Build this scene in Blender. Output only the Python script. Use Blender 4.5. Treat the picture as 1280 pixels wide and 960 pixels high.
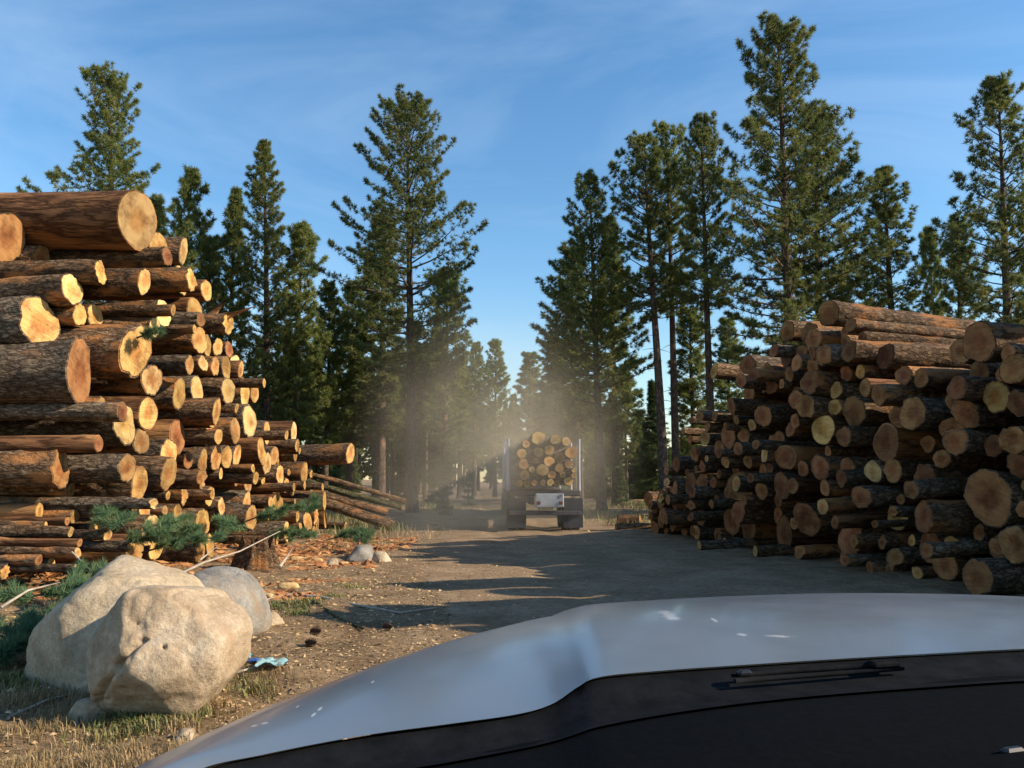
import bpy, math, random
import numpy as np
from mathutils import Vector, Matrix

R = math.radians
for o in list(bpy.data.objects):
    bpy.data.objects.remove(o)
SC = bpy.context.scene
COL = SC.collection
rng = np.random.default_rng(11)
random.seed(11)

# ------------------------------------------------------------------ camera, sky, sun, exposure
F_PX, CAM_Z, PITCH = 995.0, 1.65, R(6.9)
cam_d = bpy.data.cameras.new('camera')
cam_d.sensor_width = 36.0
cam_d.lens = 36.0 * F_PX / 1280.0
cam_d.clip_start = 0.02
cam_d.clip_end = 3000
cam = bpy.data.objects.new('camera', cam_d)
COL.objects.link(cam)
cam.location = (0, 0, CAM_Z)
cam.rotation_euler = (R(90) + PITCH, 0, 0)
SC.camera = cam

SUN_ELEV, SUN_AZ = R(29), R(-11)          # azimuth measured from +X towards +Y
sun_vec = Vector((math.cos(SUN_ELEV) * math.cos(SUN_AZ), math.cos(SUN_ELEV) * math.sin(SUN_AZ), math.sin(SUN_ELEV)))
world = bpy.data.worlds.new('World')
SC.world = world
world.use_nodes = True
wn, wl = world.node_tree.nodes, world.node_tree.links
bg = wn['Background']
sky = wn.new('ShaderNodeTexSky')
sky.sky_type = 'NISHITA'
sky.sun_disc = False
sky.sun_elevation = SUN_ELEV
sky.sun_rotation = math.atan2(sun_vec.x, sun_vec.y)
sky.altitude = 300
sky.air_density = 1.25
sky.dust_density = 0.3
sky.ozone_density = 3.0
tc = wn.new('ShaderNodeTexCoord')
mp = wn.new('ShaderNodeMapping')
mp.inputs['Rotation'].default_value = (0.0, R(18), R(35))
mp.inputs['Scale'].default_value = (1.0, 2.6, 4.0)
nz = wn.new('ShaderNodeTexNoise')
nz.inputs['Scale'].default_value = 1.3
nz.inputs['Detail'].default_value = 7
nz.inputs['Roughness'].default_value = 0.58
nz.inputs['Distortion'].default_value = 0.7
cr = wn.new('ShaderNodeValToRGB')
cr.color_ramp.elements[0].position = 0.45
cr.color_ramp.elements[0].color = (0, 0, 0, 1)
cr.color_ramp.elements[1].position = 0.85
cr.color_ramp.elements[1].color = (0.22, 0.22, 0.22, 1)
mx = wn.new('ShaderNodeMixRGB')
mx.inputs[2].default_value = (6.2, 7.0, 7.8, 1)
wl.new(tc.outputs['Generated'], mp.inputs[0]); wl.new(mp.outputs[0], nz.inputs['Vector'])
wl.new(nz.outputs['Fac'], cr.inputs[0]); wl.new(cr.outputs[0], mx.inputs[0])
hs = wn.new('ShaderNodeHueSaturation')
hs.inputs['Hue'].default_value = 0.498
hs.inputs['Saturation'].default_value = 1.2
hs.inputs['Value'].default_value = 1.0
wl.new(sky.outputs[0], hs.inputs['Color']); wl.new(hs.outputs[0], mx.inputs[1]); wl.new(mx.outputs[0], bg.inputs[0])
bg.inputs[1].default_value = 0.12

sd = bpy.data.lights.new('sun', 'SUN')
sd.energy = 5.0
sd.angle = R(0.5)
sd.color = (1.0, 0.83, 0.62)
sun = bpy.data.objects.new('sun', sd)
COL.objects.link(sun)
sun.location = (30, 0, 40)
sun.rotation_euler = sun_vec.to_track_quat('Z', 'Y').to_euler()

SC.view_settings.view_transform = 'Standard'
SC.view_settings.look = 'None'
SC.view_settings.exposure = 0.75
SC.view_settings.gamma = 1.0
SC.view_settings.use_curve_mapping = False
SC.cycles.use_denoising = True
SC.cycles.max_bounces = 5
SC.cycles.transparent_max_bounces = 12
SC.cycles.volume_step_rate = 4.0
SC.cycles.volume_max_steps = 64
SC.cycles.volume_bounces = 0


# ------------------------------------------------------------------ helpers
SA, CA = math.sin(PITCH), math.cos(PITCH)


def ray(px, py):
    cx, cy = (px - 640) / F_PX, (480 - py) / F_PX
    y = CA - cy * SA
    return cx / y, (SA + cy * CA) / y          # X and Z per metre of Y


def P(px, py, Y):
    a, b = ray(px, py)
    return Vector((a * Y, Y, CAM_Z + b * Y))


def proj(p):
    x, y, z = p[0], p[1], p[2] - CAM_Z
    d = y * CA + z * SA
    return 640 + F_PX * x / d, 480 - F_PX * (z * CA - y * SA) / d


def _hash(i, j, k, s):
    h = (i * 374761393 + j * 668265263 + k * 2147483647 + s * 1274126177) & 0xFFFFFFFF
    h = ((h ^ (h >> 13)) * 1274126177) & 0xFFFFFFFF
    h = h ^ (h >> 16)
    return (h & 0xFFFF) / 65535.0


def vnoise(p, s=0):
    p = np.asarray(p, dtype=np.float64)
    i = np.floor(p).astype(np.int64)
    f = p - i
    f = f * f * (3 - 2 * f)
    r = 0
    for a in (0, 1):
        for b in (0, 1):
            for c in (0, 1):
                w = (f[..., 0] if a else 1 - f[..., 0]) * (f[..., 1] if b else 1 - f[..., 1]) * (f[..., 2] if c else 1 - f[..., 2])
                r = r + w * _hash(i[..., 0] + a, i[..., 1] + b, i[..., 2] + c, s)
    return r


def fbm(p, octv=4, s=0):
    p = np.asarray(p, dtype=np.float64)
    a, t, r = 0.5, 0, 0
    for o in range(octv):
        r = r + a * vnoise(p * 2 ** o + 17.3 * o, s + o)
        t += a
        a *= 0.5
    return r / t


def mesh_np(name, V, polys, mats=(), mat_idx=None, smooth=None, attr=None):
    """polys: list of int arrays (n,k)"""
    me = bpy.data.meshes.new(name)
    V = np.ascontiguousarray(V, dtype=np.float32)
    me.vertices.add(len(V))
    me.vertices.foreach_set('co', V.ravel())
    polys = [np.asarray(p, dtype=np.int32) for p in polys if len(p)]
    li = np.concatenate([p.ravel() for p in polys])
    tot = np.concatenate([np.full(len(p), p.shape[1], dtype=np.int32) for p in polys])
    st = np.concatenate([[0], np.cumsum(tot)[:-1]]).astype(np.int32)
    me.loops.add(len(li))
    me.loops.foreach_set('vertex_index', li)
    me.polygons.add(len(tot))
    me.polygons.foreach_set('loop_start', st)
    me.polygons.foreach_set('loop_total', tot)
    for m in mats:
        me.materials.append(m)
    if mat_idx is not None:
        me.polygons.foreach_set('material_index', np.asarray(mat_idx, dtype=np.int32))
    if smooth is not None:
        me.polygons.foreach_set('use_smooth', np.broadcast_to(np.asarray(smooth, dtype=bool), (len(tot),)).copy())
    me.update(calc_edges=True)
    if attr:
        for k, v in attr.items():
            a = me.attributes.new(k, 'FLOAT', 'POINT')
            a.data.foreach_set('value', np.asarray(v, dtype=np.float32))
    return me


def link(name, me, parent=None, loc=None, rot=None):
    o = bpy.data.objects.new(name, me)
    COL.objects.link(o)
    if parent is not None:
        o.parent = parent
    if loc is not None:
        o.location = loc
    if rot is not None:
        o.rotation_euler = rot
    return o


def tag(o, label=None, cat=None, group=None, kind=None):
    if label: o['label'] = label
    if cat: o['category'] = cat
    if group: o['group'] = group
    if kind: o['kind'] = kind
    return o


def grid_faces(nu, nv, wrap_u=False, off=0):
    i = np.arange(nu if wrap_u else nu - 1)
    j = np.arange(nv - 1)
    I, J = np.meshgrid(i, j, indexing='ij')
    I2 = (I + 1) % nu
    return np.stack([I * nv + J, I2 * nv + J, I2 * nv + J + 1, I * nv + J + 1], -1).reshape(-1, 4) + off


def tube(pts, rad, nseg=8, caps=True):
    """closed tube through pts; returns V, quads, tris-fan as list of polys"""
    pts = np.asarray(pts, float)
    n = len(pts)
    rad = np.broadcast_to(np.asarray(rad, float), (n,))
    T = np.gradient(pts, axis=0)
    T /= np.linalg.norm(T, axis=1)[:, None] + 1e-9
    ref = np.array([0, 0, 1.0]) if abs(T[:, 2]).mean() < 0.8 else np.array([1.0, 0, 0])
    U = np.cross(T, ref); U /= np.linalg.norm(U, axis=1)[:, None] + 1e-9
    W = np.cross(T, U)
    th = np.linspace(0, 2 * math.pi, nseg, endpoint=False)
    V = pts[None] + rad[None, :, None] * (np.cos(th)[:, None, None] * U[None] + np.sin(th)[:, None, None] * W[None])
    V = V.reshape(-1, 3)
    q = grid_faces(nseg, n, True)
    polys = [q]
    if caps:
        polys.append(np.array([[k * n for k in range(nseg)]]))
        polys.append(np.array([[k * n + n - 1 for k in range(nseg)][::-1]]))
    return V, polys


class MB:
    """collects boxes, tubes and free shapes into one mesh"""
    def __init__(s):
        s.V, s.P, s.n = [], [], 0

    def add(s, V, polys):
        s.V.append(np.asarray(V, float))
        for p in polys:
            s.P.append(np.asarray(p) + s.n)
        s.n += len(V)

    def box(s, c, size, rot=0.0, bevel=0.0):
        hx, hy, hz = [v / 2 for v in size]
        b = min(bevel, hx * .9, hy * .9, hz * .9)
        if b <= 0:
            V = np.array([[x, y, z] for x in (-hx, hx) for y in (-hy, hy) for z in (-hz, hz)])
            f = [[0, 1, 3, 2], [4, 6, 7, 5], [0, 4, 5, 1], [2, 3, 7, 6], [0, 2, 6, 4], [1, 5, 7, 3]]
            F = [np.array(f)]
        else:                                      # chamfered vertical edges and top
            def ring(ix, iy, z):
                return [[-ix + b, -iy, z], [ix - b, -iy, z], [ix, -iy + b, z], [ix, iy - b, z], [ix - b, iy, z], [-ix + b, iy, z], [-ix, iy - b, z], [-ix, -iy + b, z]]
            rs = [ring(hx - b, hy - b, -hz), ring(hx, hy, -hz + b), ring(hx, hy, hz - b), ring(hx - b, hy - b, hz)]
            V = np.array(sum(rs, []))
            q = [[k * 8 + i, k * 8 + (i + 1) % 8, (k + 1) * 8 + (i + 1) % 8, (k + 1) * 8 + i] for k in range(3) for i in range(8)]
            F = [np.array(q), np.array([[7, 6, 5, 4, 3, 2, 1, 0]]), np.array([[24 + i for i in range(8)]])]
        c_, s_ = math.cos(rot), math.sin(rot)
        V = np.stack([V[:, 0] * c_ - V[:, 1] * s_, V[:, 0] * s_ + V[:, 1] * c_, V[:, 2]], -1) + np.asarray(c)
        s.add(V, F)

    def tube(s, pts, rad, nseg=8):
        s.add(*tube(pts, rad, nseg))

    def build(s, name, mat, parent=None, smooth=False):
        me = mesh_np(name, np.concatenate(s.V), s.P, [mat], smooth=smooth)
        return link(name, me, parent)


def empty(name, loc, rz=0.0):
    e = bpy.data.objects.new(name, None)
    e.empty_display_size = 0.3
    COL.objects.link(e)
    e.location = loc
    e.rotation_euler = (0, 0, rz)
    return e


ORD = ['', 'first', 'second', 'third', 'fourth', 'fifth', 'sixth', 'seventh', 'eighth', 'ninth', 'tenth', 'eleventh', 'twelfth', 'thirteenth', 'fourteenth', 'fifteenth', 'sixteenth', 'seventeenth', 'eighteenth', 'nineteenth', 'twentieth']
ORD += ['twenty-' + ORD[i] for i in range(1, 10)] + ['thirtieth'] + ['thirty-' + ORD[i] for i in range(1, 10)]


# ------------------------------------------------------------------ materials
def new_mat(name):
    m = bpy.data.materials.new(name)
    m.use_nodes = True
    nt = m.node_tree
    return m, nt.nodes, nt.links, nt.nodes['Principled BSDF']


def N(nodes, typ, **kw):
    n = nodes.new(typ)
    for k, v in kw.items():
        if k in n.inputs:
            n.inputs[k].default_value = v
        else:
            setattr(n, k, v)
    return n


def ramp(nodes, stops):
    r = nodes.new('ShaderNodeValToRGB')
    e = r.color_ramp.elements
    while len(e) < len(stops):
        e.new(0.5)
    for i, (p, c) in enumerate(stops):
        e[i].position = p
        e[i].color = (c[0], c[1], c[2], 1) if len(c) == 3 else c
    return r


def mat_simple(name, col, rough=0.6, metal=0.0, noise=0.25, scale=6.0, bump=0.0, coat=0.0):
    m, n, l, b = new_mat(name)
    t = N(n, 'ShaderNodeTexCoord')
    nz = N(n, 'ShaderNodeTexNoise', Scale=scale, Detail=6.0, Roughness=0.62)
    l.new(t.outputs['Object'], nz.inputs['Vector'])
    d = tuple(c * (1 - noise) for c in col); u = tuple(min(1, c * (1 + noise)) for c in col)
    r = ramp(n, [(0.3, d), (0.7, u)])
    l.new(nz.outputs['Fac'], r.inputs[0]); l.new(r.outputs[0], b.inputs['Base Color'])
    b.inputs['Roughness'].default_value = rough
    b.inputs['Metallic'].default_value = metal
    b.inputs['Coat Weight'].default_value = coat
    if bump:
        bp = N(n, 'ShaderNodeBump', Strength=bump, Distance=0.05)
        l.new(nz.outputs['Fac'], bp.inputs['Height']); l.new(bp.outputs[0], b.inputs['Normal'])
    return m


def mat_bark(name, dark, mid, light, orange, patch=0.62, along=(2.2, 6, 6), rand=True):
    m, n, l, b = new_mat(name)
    t = N(n, 'ShaderNodeTexCoord')
    oi = N(n, 'ShaderNodeObjectInfo')
    mp = N(n, 'ShaderNodeMapping'); mp.inputs['Scale'].default_value = along
    l.new(t.outputs['Object'], mp.inputs[0])
    off = N(n, 'ShaderNodeVectorMath', operation='ADD')
    mul = N(n, 'ShaderNodeMath', operation='MULTIPLY'); mul.inputs[1].default_value = 37.0
    l.new(oi.outputs['Random'], mul.inputs[0])
    l.new(mp.outputs[0], off.inputs[0]); l.new(mul.outputs[0], off.inputs[1])
    dn = N(n, 'ShaderNodeTexNoise', Scale=1.7, Detail=4.0, Roughness=0.6)
    l.new(off.outputs[0], dn.inputs['Vector'])
    dm = N(n, 'ShaderNodeVectorMath', operation='MULTIPLY_ADD'); dm.inputs[1].default_value = (1.3, 1.3, 1.3)
    l.new(dn.outputs['Color'], dm.inputs[0]); l.new(off.outputs[0], dm.inputs[2])
    n1 = N(n, 'ShaderNodeTexNoise', Scale=2.6, Detail=9.0, Roughness=0.74, Distortion=0.4)
    v1 = N(n, 'ShaderNodeTexVoronoi', Scale=1.9); v1.feature = 'DISTANCE_TO_EDGE'
    n2 = N(n, 'ShaderNodeTexNoise', Scale=0.45, Detail=5.0, Roughness=0.65)
    for q in (n1, n2):
        l.new(off.outputs[0], q.inputs['Vector'])
    l.new(dm.outputs[0], v1.inputs['Vector'])
    r1 = ramp(n, [(0.26, dark), (0.48, mid), (0.74, light)])
    l.new(n1.outputs['Fac'], r1.inputs[0])
    rv = ramp(n, [(0.0, (0.16, 0.14, 0.13)), (0.22, (1, 1, 1))])
    l.new(v1.outputs['Distance'], rv.inputs[0])
    m1 = N(n, 'ShaderNodeMixRGB', blend_type='MULTIPLY'); m1.inputs[0].default_value = 0.85
    l.new(r1.outputs[0], m1.inputs[1]); l.new(rv.outputs[0], m1.inputs[2])
    rp = ramp(n, [(patch - 0.06, (0, 0, 0)), (patch + 0.04, (1, 1, 1))])
    l.new(n2.outputs['Fac'], rp.inputs[0])
    m2 = N(n, 'ShaderNodeMixRGB'); m2.inputs[2].default_value = (*orange, 1)
    l.new(rp.outputs[0], m2.inputs[0]); l.new(m1.outputs[0], m2.inputs[1])
    hsv = N(n, 'ShaderNodeHueSaturation')
    mr = N(n, 'ShaderNodeMapRange'); mr.inputs['To Min'].default_value = 0.7; mr.inputs['To Max'].default_value = 1.3
    l.new(oi.outputs['Random'], mr.inputs['Value']); l.new(mr.outputs[0], hsv.inputs['Value'])
    l.new(m2.outputs[0], hsv.inputs['Color']); l.new(hsv.outputs[0], b.inputs['Base Color'])
    b.inputs['Roughness'].default_value = 0.9
    b.inputs['Specular IOR Level'].default_value = 0.15
    bp = N(n, 'ShaderNodeBump', Strength=0.9, Distance=0.03)
    mm = N(n, 'ShaderNodeMath', operation='MULTIPLY')
    l.new(n1.outputs['Fac'], mm.inputs[0]); l.new(rv.outputs[0], mm.inputs[1])
    l.new(mm.outputs[0], bp.inputs['Height']); l.new(bp.outputs[0], b.inputs['Normal'])
    return m


def mat_cut(name, sap, heart, sawn=1.0):
    m, n, l, b = new_mat(name)
    t = N(n, 'ShaderNodeTexCoord')
    oi = N(n, 'ShaderNodeObjectInfo')
    at = N(n, 'ShaderNodeAttribute'); at.attribute_name = 'rn'
    mul = N(n, 'ShaderNodeMath', operation='MULTIPLY'); mul.inputs[1].default_value = 53.0
    l.new(oi.outputs['Random'], mul.inputs[0])
    off = N(n, 'ShaderNodeVectorMath', operation='ADD')
    l.new(t.outputs['Object'], off.inputs[0]); l.new(mul.outputs[0], off.inputs[1])
    nn = N(n, 'ShaderNodeTexNoise', Scale=4.5, Detail=5.0, Roughness=0.6)
    l.new(off.outputs[0], nn.inputs['Vector'])
    # heart / sap boundary wobbles
    a1 = N(n, 'ShaderNodeMath', operation='MULTIPLY_ADD'); a1.inputs[1].default_value = 0.5
    l.new(nn.outputs['Fac'], a1.inputs[0]); l.new(at.outputs['Fac'], a1.inputs[2])
    rs = ramp(n, [(0.55, heart), (0.85, sap), (1.12, sap)])
    rs.color_ramp.elements[2].position = 1.0
    l.new(a1.outputs[0], rs.inputs[0])
    # growth rings
    rf = N(n, 'ShaderNodeMath', operation='MULTIPLY_ADD'); rf.inputs[1].default_value = 0.12
    l.new(nn.outputs['Fac'], rf.inputs[0]); l.new(at.outputs['Fac'], rf.inputs[2])
    rm = N(n, 'ShaderNodeMath', operation='MULTIPLY'); rm.inputs[1].default_value = 95.0
    l.new(rf.outputs[0], rm.inputs[0])
    sn = N(n, 'ShaderNodeMath', operation='SINE'); l.new(rm.outputs[0], sn.inputs[0])
    rr = ramp(n, [(0.0, (0.72, 0.66, 0.58)), (0.6, (1, 1, 1))])
    l.new(sn.outputs[0], rr.inputs[0])
    m1 = N(n, 'ShaderNodeMixRGB', blend_type='MULTIPLY'); m1.inputs[0].default_value = 0.55
    l.new(rs.outputs[0], m1.inputs[1]); l.new(rr.outputs[0], m1.inputs[2])
    # saw marks and stains
    mp = N(n, 'ShaderNodeMapping'); mp.inputs['Scale'].default_value = (3, 3, 42); mp.inputs['Rotation'].default_value = (0.5, 0, 0)
    l.new(off.outputs[0], mp.inputs[0])
    ns = N(n, 'ShaderNodeTexNoise', Scale=1.0, Detail=3.0)
    l.new(mp.outputs[0], ns.inputs['Vector'])
    rz = ramp(n, [(0.3, (0.62, 0.56, 0.5)), (0.62, (1.05, 1.05, 1.05))])
    l.new(ns.outputs['Fac'], rz.inputs[0])
    m2 = N(n, 'ShaderNodeMixRGB', blend_type='MULTIPLY'); m2.inputs[0].default_value = 0.6 * sawn
    l.new(m1.outputs[0], m2.inputs[1]); l.new(rz.outputs[0], m2.inputs[2])
    n3 = N(n, 'ShaderNodeTexNoise', Scale=2.2, Detail=6.0, Roughness=0.7)
    l.new(off.outputs[0], n3.inputs['Vector'])
    r3 = ramp(n, [(0.38, (0.30, 0.23, 0.18)), (0.56, (1, 1, 1))])
    l.new(n3.outputs['Fac'], r3.inputs[0])
    m3 = N(n, 'ShaderNodeMixRGB', blend_type='MULTIPLY'); m3.inputs[0].default_value = 0.75
    l.new(m2.outputs[0], m3.inputs[1]); l.new(r3.outputs[0], m3.inputs[2])
    sp = N(n, 'ShaderNodeSeparateXYZ'); l.new(t.outputs['Object'], sp.inputs[0])
    an = N(n, 'ShaderNodeMath', operation='ARCTAN2'); l.new(sp.outputs['Y'], an.inputs[0]); l.new(sp.outputs['Z'], an.inputs[1])
    cv = N(n, 'ShaderNodeCombineXYZ'); l.new(an.outputs[0], cv.inputs['X'])
    m6 = N(n, 'ShaderNodeMath', operation='MULTIPLY'); m6.inputs[1].default_value = 0.25; l.new(at.outputs['Fac'], m6.inputs[0]); l.new(m6.outputs[0], cv.inputs['Y']); l.new(mul.outputs[0], cv.inputs['Z'])
    nc = N(n, 'ShaderNodeTexNoise', Scale=5.0, Detail=2.0); l.new(cv.outputs[0], nc.inputs['Vector'])
    rc_ = ramp(n, [(0.0, (1, 1, 1)), (0.300, (1, 1, 1)), (0.315, (0.22, 0.16, 0.12)), (0.33, (1, 1, 1))]); l.new(nc.outputs['Fac'], rc_.inputs[0])
    m8 = N(n, 'ShaderNodeMixRGB', blend_type='MULTIPLY'); m8.inputs[0].default_value = 0.8
    l.new(m3.outputs[0], m8.inputs[1]); l.new(rc_.outputs[0], m8.inputs[2]); m3 = m8
    hsv = N(n, 'ShaderNodeHueSaturation')
    mr = N(n, 'ShaderNodeMapRange'); mr.inputs['To Min'].default_value = 0.55; mr.inputs['To Max'].default_value = 1.18
    m7 = N(n, 'ShaderNodeMath', operation='MULTIPLY'); m7.inputs[1].default_value = 7.31
    l.new(oi.outputs['Random'], m7.inputs[0])
    fr_ = N(n, 'ShaderNodeMath', operation='FRACT'); l.new(m7.outputs[0], fr_.inputs[0])
    mh = N(n, 'ShaderNodeMapRange'); mh.inputs['To Min'].default_value = 0.494; mh.inputs['To Max'].default_value = 0.512
    l.new(fr_.outputs[0], mh.inputs['Value']); l.new(mh.outputs[0], hsv.inputs['Hue'])
    l.new(oi.outputs['Random'], mr.inputs['Value']); l.new(mr.outputs[0], hsv.inputs['Value'])
    l.new(m3.outputs[0], hsv.inputs['Color']); l.new(hsv.outputs[0], b.inputs['Base Color'])
    b.inputs['Roughness'].default_value = 0.85
    b.inputs['Specular IOR Level'].default_value = 0.2
    bp = N(n, 'ShaderNodeBump', Strength=0.5, Distance=0.012)
    l.new(ns.outputs['Fac'], bp.inputs['Height']); l.new(bp.outputs[0], b.inputs['Normal'])
    return m


def mat_foliage(name, a, bcol, c, transl=0.45):
    m, n, l, b = new_mat(name)
    t = N(n, 'ShaderNodeTexCoord')
    oi = N(n, 'ShaderNodeObjectInfo')
    at = N(n, 'ShaderNodeAttribute'); at.attribute_name = 'tint'
    nz = N(n, 'ShaderNodeTexNoise', Scale=0.8, Detail=3.0)
    l.new(t.outputs['Object'], nz.inputs['Vector'])
    ad = N(n, 'ShaderNodeMath', operation='MULTIPLY_ADD'); ad.inputs[1].default_value = 0.55
    l.new(nz.outputs['Fac'], ad.inputs[0])
    m5 = N(n, 'ShaderNodeMath', operation='MULTIPLY'); m5.inputs[1].default_value = 0.5
    l.new(at.outputs['Fac'], m5.inputs[0]); l.new(m5.outputs[0], ad.inputs[2])
    r = ramp(n, [(0.2, a), (0.5, bcol), (0.8, c)])
    l.new(ad.outputs[0], r.inputs[0])
    hsv = N(n, 'ShaderNodeHueSaturation')
    mr = N(n, 'ShaderNodeMapRange'); mr.inputs['To Min'].default_value = 0.8; mr.inputs['To Max'].default_value = 1.2
    l.new(oi.outputs['Random'], mr.inputs['Value']); l.new(mr.outputs[0], hsv.inputs['Value'])
    l.new(r.outputs[0], hsv.inputs['Color']); l.new(hsv.outputs[0], b.inputs['Base Color'])
    b.inputs['Roughness'].default_value = 0.6
    b.inputs['Specular IOR Level'].default_value = 0.25
    tr = N(n, 'ShaderNodeBsdfTranslucent')
    l.new(hsv.outputs[0], tr.inputs['Color'])
    ms = N(n, 'ShaderNodeMixShader'); ms.inputs[0].default_value = transl
    out = n['Material Output']
    l.new(b.outputs[0], ms.inputs[1]); l.new(tr.outputs[0], ms.inputs[2]); l.new(ms.outputs[0], out.inputs[0])
    return m


def mat_ground(name, cols, scale, bump=0.6, fleck=None, fine=14.0, dirt=None):
    m, n, l, b = new_mat(name)
    t = N(n, 'ShaderNodeTexCoord')
    n1 = N(n, 'ShaderNodeTexNoise', Scale=scale, Detail=8.0, Roughness=0.65)
    n2 = N(n, 'ShaderNodeTexNoise', Scale=fine, Detail=8.0, Roughness=0.75)
    for q in (n1, n2):
        l.new(t.outputs['Object'], q.inputs['Vector'])
    r = ramp(n, [(0.3, cols[0]), (0.5, cols[1]), (0.7, cols[2])])
    l.new(n1.outputs['Fac'], r.inputs[0])
    r2 = ramp(n, [(0.32, (0.45, 0.42, 0.4)), (0.5, (0.95, 0.95, 0.95)), (0.72, (1.35, 1.3, 1.2))])
    l.new(n2.outputs['Fac'], r2.inputs[0])
    mm = N(n, 'ShaderNodeMixRGB', blend_type='MULTIPLY'); mm.inputs[0].default_value = 0.85
    l.new(r.outputs[0], mm.inputs[1]); l.new(r2.outputs[0], mm.inputs[2])
    last = mm
    if fleck:
        n3 = N(n, 'ShaderNodeTexNoise', Scale=1.1, Detail=7.0, Roughness=0.7)
        l.new(t.outputs['Object'], n3.inputs['Vector'])
        r3 = ramp(n, [(0.55, (0, 0, 0)), (0.66, (1, 1, 1))])
        l.new(n3.outputs['Fac'], r3.inputs[0])
        m4 = N(n, 'ShaderNodeMixRGB'); m4.inputs[2].default_value = (*fleck, 1)
        l.new(r3.outputs[0], m4.inputs[0]); l.new(mm.outputs[0], m4.inputs[1])
        last = m4
    if dirt:                                      # trodden dirt thins out away from the road
        at = N(n, 'ShaderNodeAttribute'); at.attribute_name = 'dirt'
        rd = ramp(n, [(0.3, dirt[0]), (0.5, dirt[1]), (0.7, dirt[2])]); l.new(n1.outputs['Fac'], rd.inputs[0])
        md = N(n, 'ShaderNodeMixRGB', blend_type='MULTIPLY'); md.inputs[0].default_value = 0.85
        l.new(rd.outputs[0], md.inputs[1]); l.new(r2.outputs[0], md.inputs[2])
        m9 = N(n, 'ShaderNodeMixRGB')
        l.new(at.outputs['Fac'], m9.inputs[0]); l.new(last.outputs[0], m9.inputs[1]); l.new(md.outputs[0], m9.inputs[2])
        last = m9
    l.new(last.outputs[0], b.inputs['Base Color'])
    b.inputs['Roughness'].default_value = 0.95
    b.inputs['Specular IOR Level'].default_value = 0.1
    bp = N(n, 'ShaderNodeBump', Strength=bump, Distance=0.06)
    l.new(n2.outputs['Fac'], bp.inputs['Height']); l.new(bp.outputs[0], b.inputs['Normal'])
    return m


M = {}
M['bark'] = mat_bark('bark', (0.025, 0.016, 0.010), (0.15, 0.092, 0.052), (0.38, 0.265, 0.165), (0.33, 0.15, 0.055), patch=0.58)
M['bark_grey'] = mat_bark('bark_grey', (0.025, 0.019, 0.013), (0.145, 0.105, 0.07), (0.38, 0.31, 0.225), (0.28, 0.14, 0.06), patch=0.64)
M['bark_peeled'] = mat_bark('bark_peeled', (0.06, 0.03, 0.015), (0.15, 0.07, 0.032), (0.26, 0.13, 0.06), (0.34, 0.17, 0.07), patch=0.56, along=(0.5, 3, 3))
M['bark_green'] = mat_bark('bark_mossy', (0.05, 0.05, 0.025), (0.15, 0.14, 0.07), (0.26, 0.23, 0.13), (0.24, 0.18, 0.09), patch=0.66)
M['bark_tree'] = mat_bark('bark_standing', (0.03, 0.024, 0.02), (0.11, 0.08, 0.062), (0.20, 0.15, 0.12), (0.21, 0.12, 0.075), patch=0.66, along=(5, 5, 1.6))
M['cut'] = mat_cut('cut_wood', (0.60, 0.37, 0.14), (0.50, 0.235, 0.075))
M['cut_orange_shade'] = mat_cut('cut_wood_orange_shade', (0.34, 0.165, 0.07), (0.26, 0.10, 0.042))  # orange wood, darkened so the right deck's shade sits in the colour
M['cut_pale'] = mat_cut('cut_wood_pale', (0.66, 0.45, 0.20), (0.56, 0.31, 0.11), 0.6)
M['pine'] = mat_foliage('pine_needles', (0.060, 0.095, 0.030), (0.140, 0.175, 0.052), (0.26, 0.26, 0.080))
M['fir'] = mat_foliage('fir_needles', (0.032, 0.060, 0.026), (0.065, 0.105, 0.038), (0.13, 0.16, 0.05))
M['bough'] = mat_foliage('cut_bough_needles', (0.06, 0.12, 0.06), (0.11, 0.20, 0.10), (0.22, 0.29, 0.12))
M['grass'] = mat_foliage('dry_grass', (0.17, 0.115, 0.05), (0.31, 0.215, 0.10), (0.44, 0.33, 0.18), 0.3)
M['herb'] = mat_foliage('low_green', (0.07, 0.09, 0.03), (0.14, 0.17, 0.06), (0.30, 0.28, 0.10), 0.3)
M['ground'] = mat_ground('forest_ground', [(0.15, 0.10, 0.058), (0.27, 0.19, 0.112), (0.39, 0.285, 0.175)], 1.6, 1.0, fleck=(0.16, 0.10, 0.056), dirt=[(0.19, 0.132, 0.080), (0.265, 0.188, 0.116), (0.34, 0.252, 0.16)])
M['road'] = mat_ground('dirt', [(0.19, 0.132, 0.080), (0.265, 0.188, 0.116), (0.34, 0.252, 0.16)], 0.9, 0.7, fine=9.0)
M['litter'] = mat_foliage('bark_chips', (0.08, 0.045, 0.025), (0.25, 0.15, 0.075), (0.50, 0.36, 0.19), 0.0)
M['stick'] = mat_simple('dead_stick', (0.34, 0.29, 0.23), 0.9, noise=0.35, scale=14)


# ------------------------------------------------------------------ ground and road
def road_c(y):
    y = np.asarray(y, float)
    return np.where(y < 26, np.interp(y, [-40, 8, 16, 26], [3.2, 2.5, 1.4, 0.33]), 0.33 - 0.045 * (y - 26))


def road_w(y):
    y = np.asarray(y, float)
    return np.interp(y, [-40, 8, 16, 24, 34, 60, 400], [2.9, 2.9, 3.2, 2.8, 2.3, 2.0, 2.0])


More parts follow.
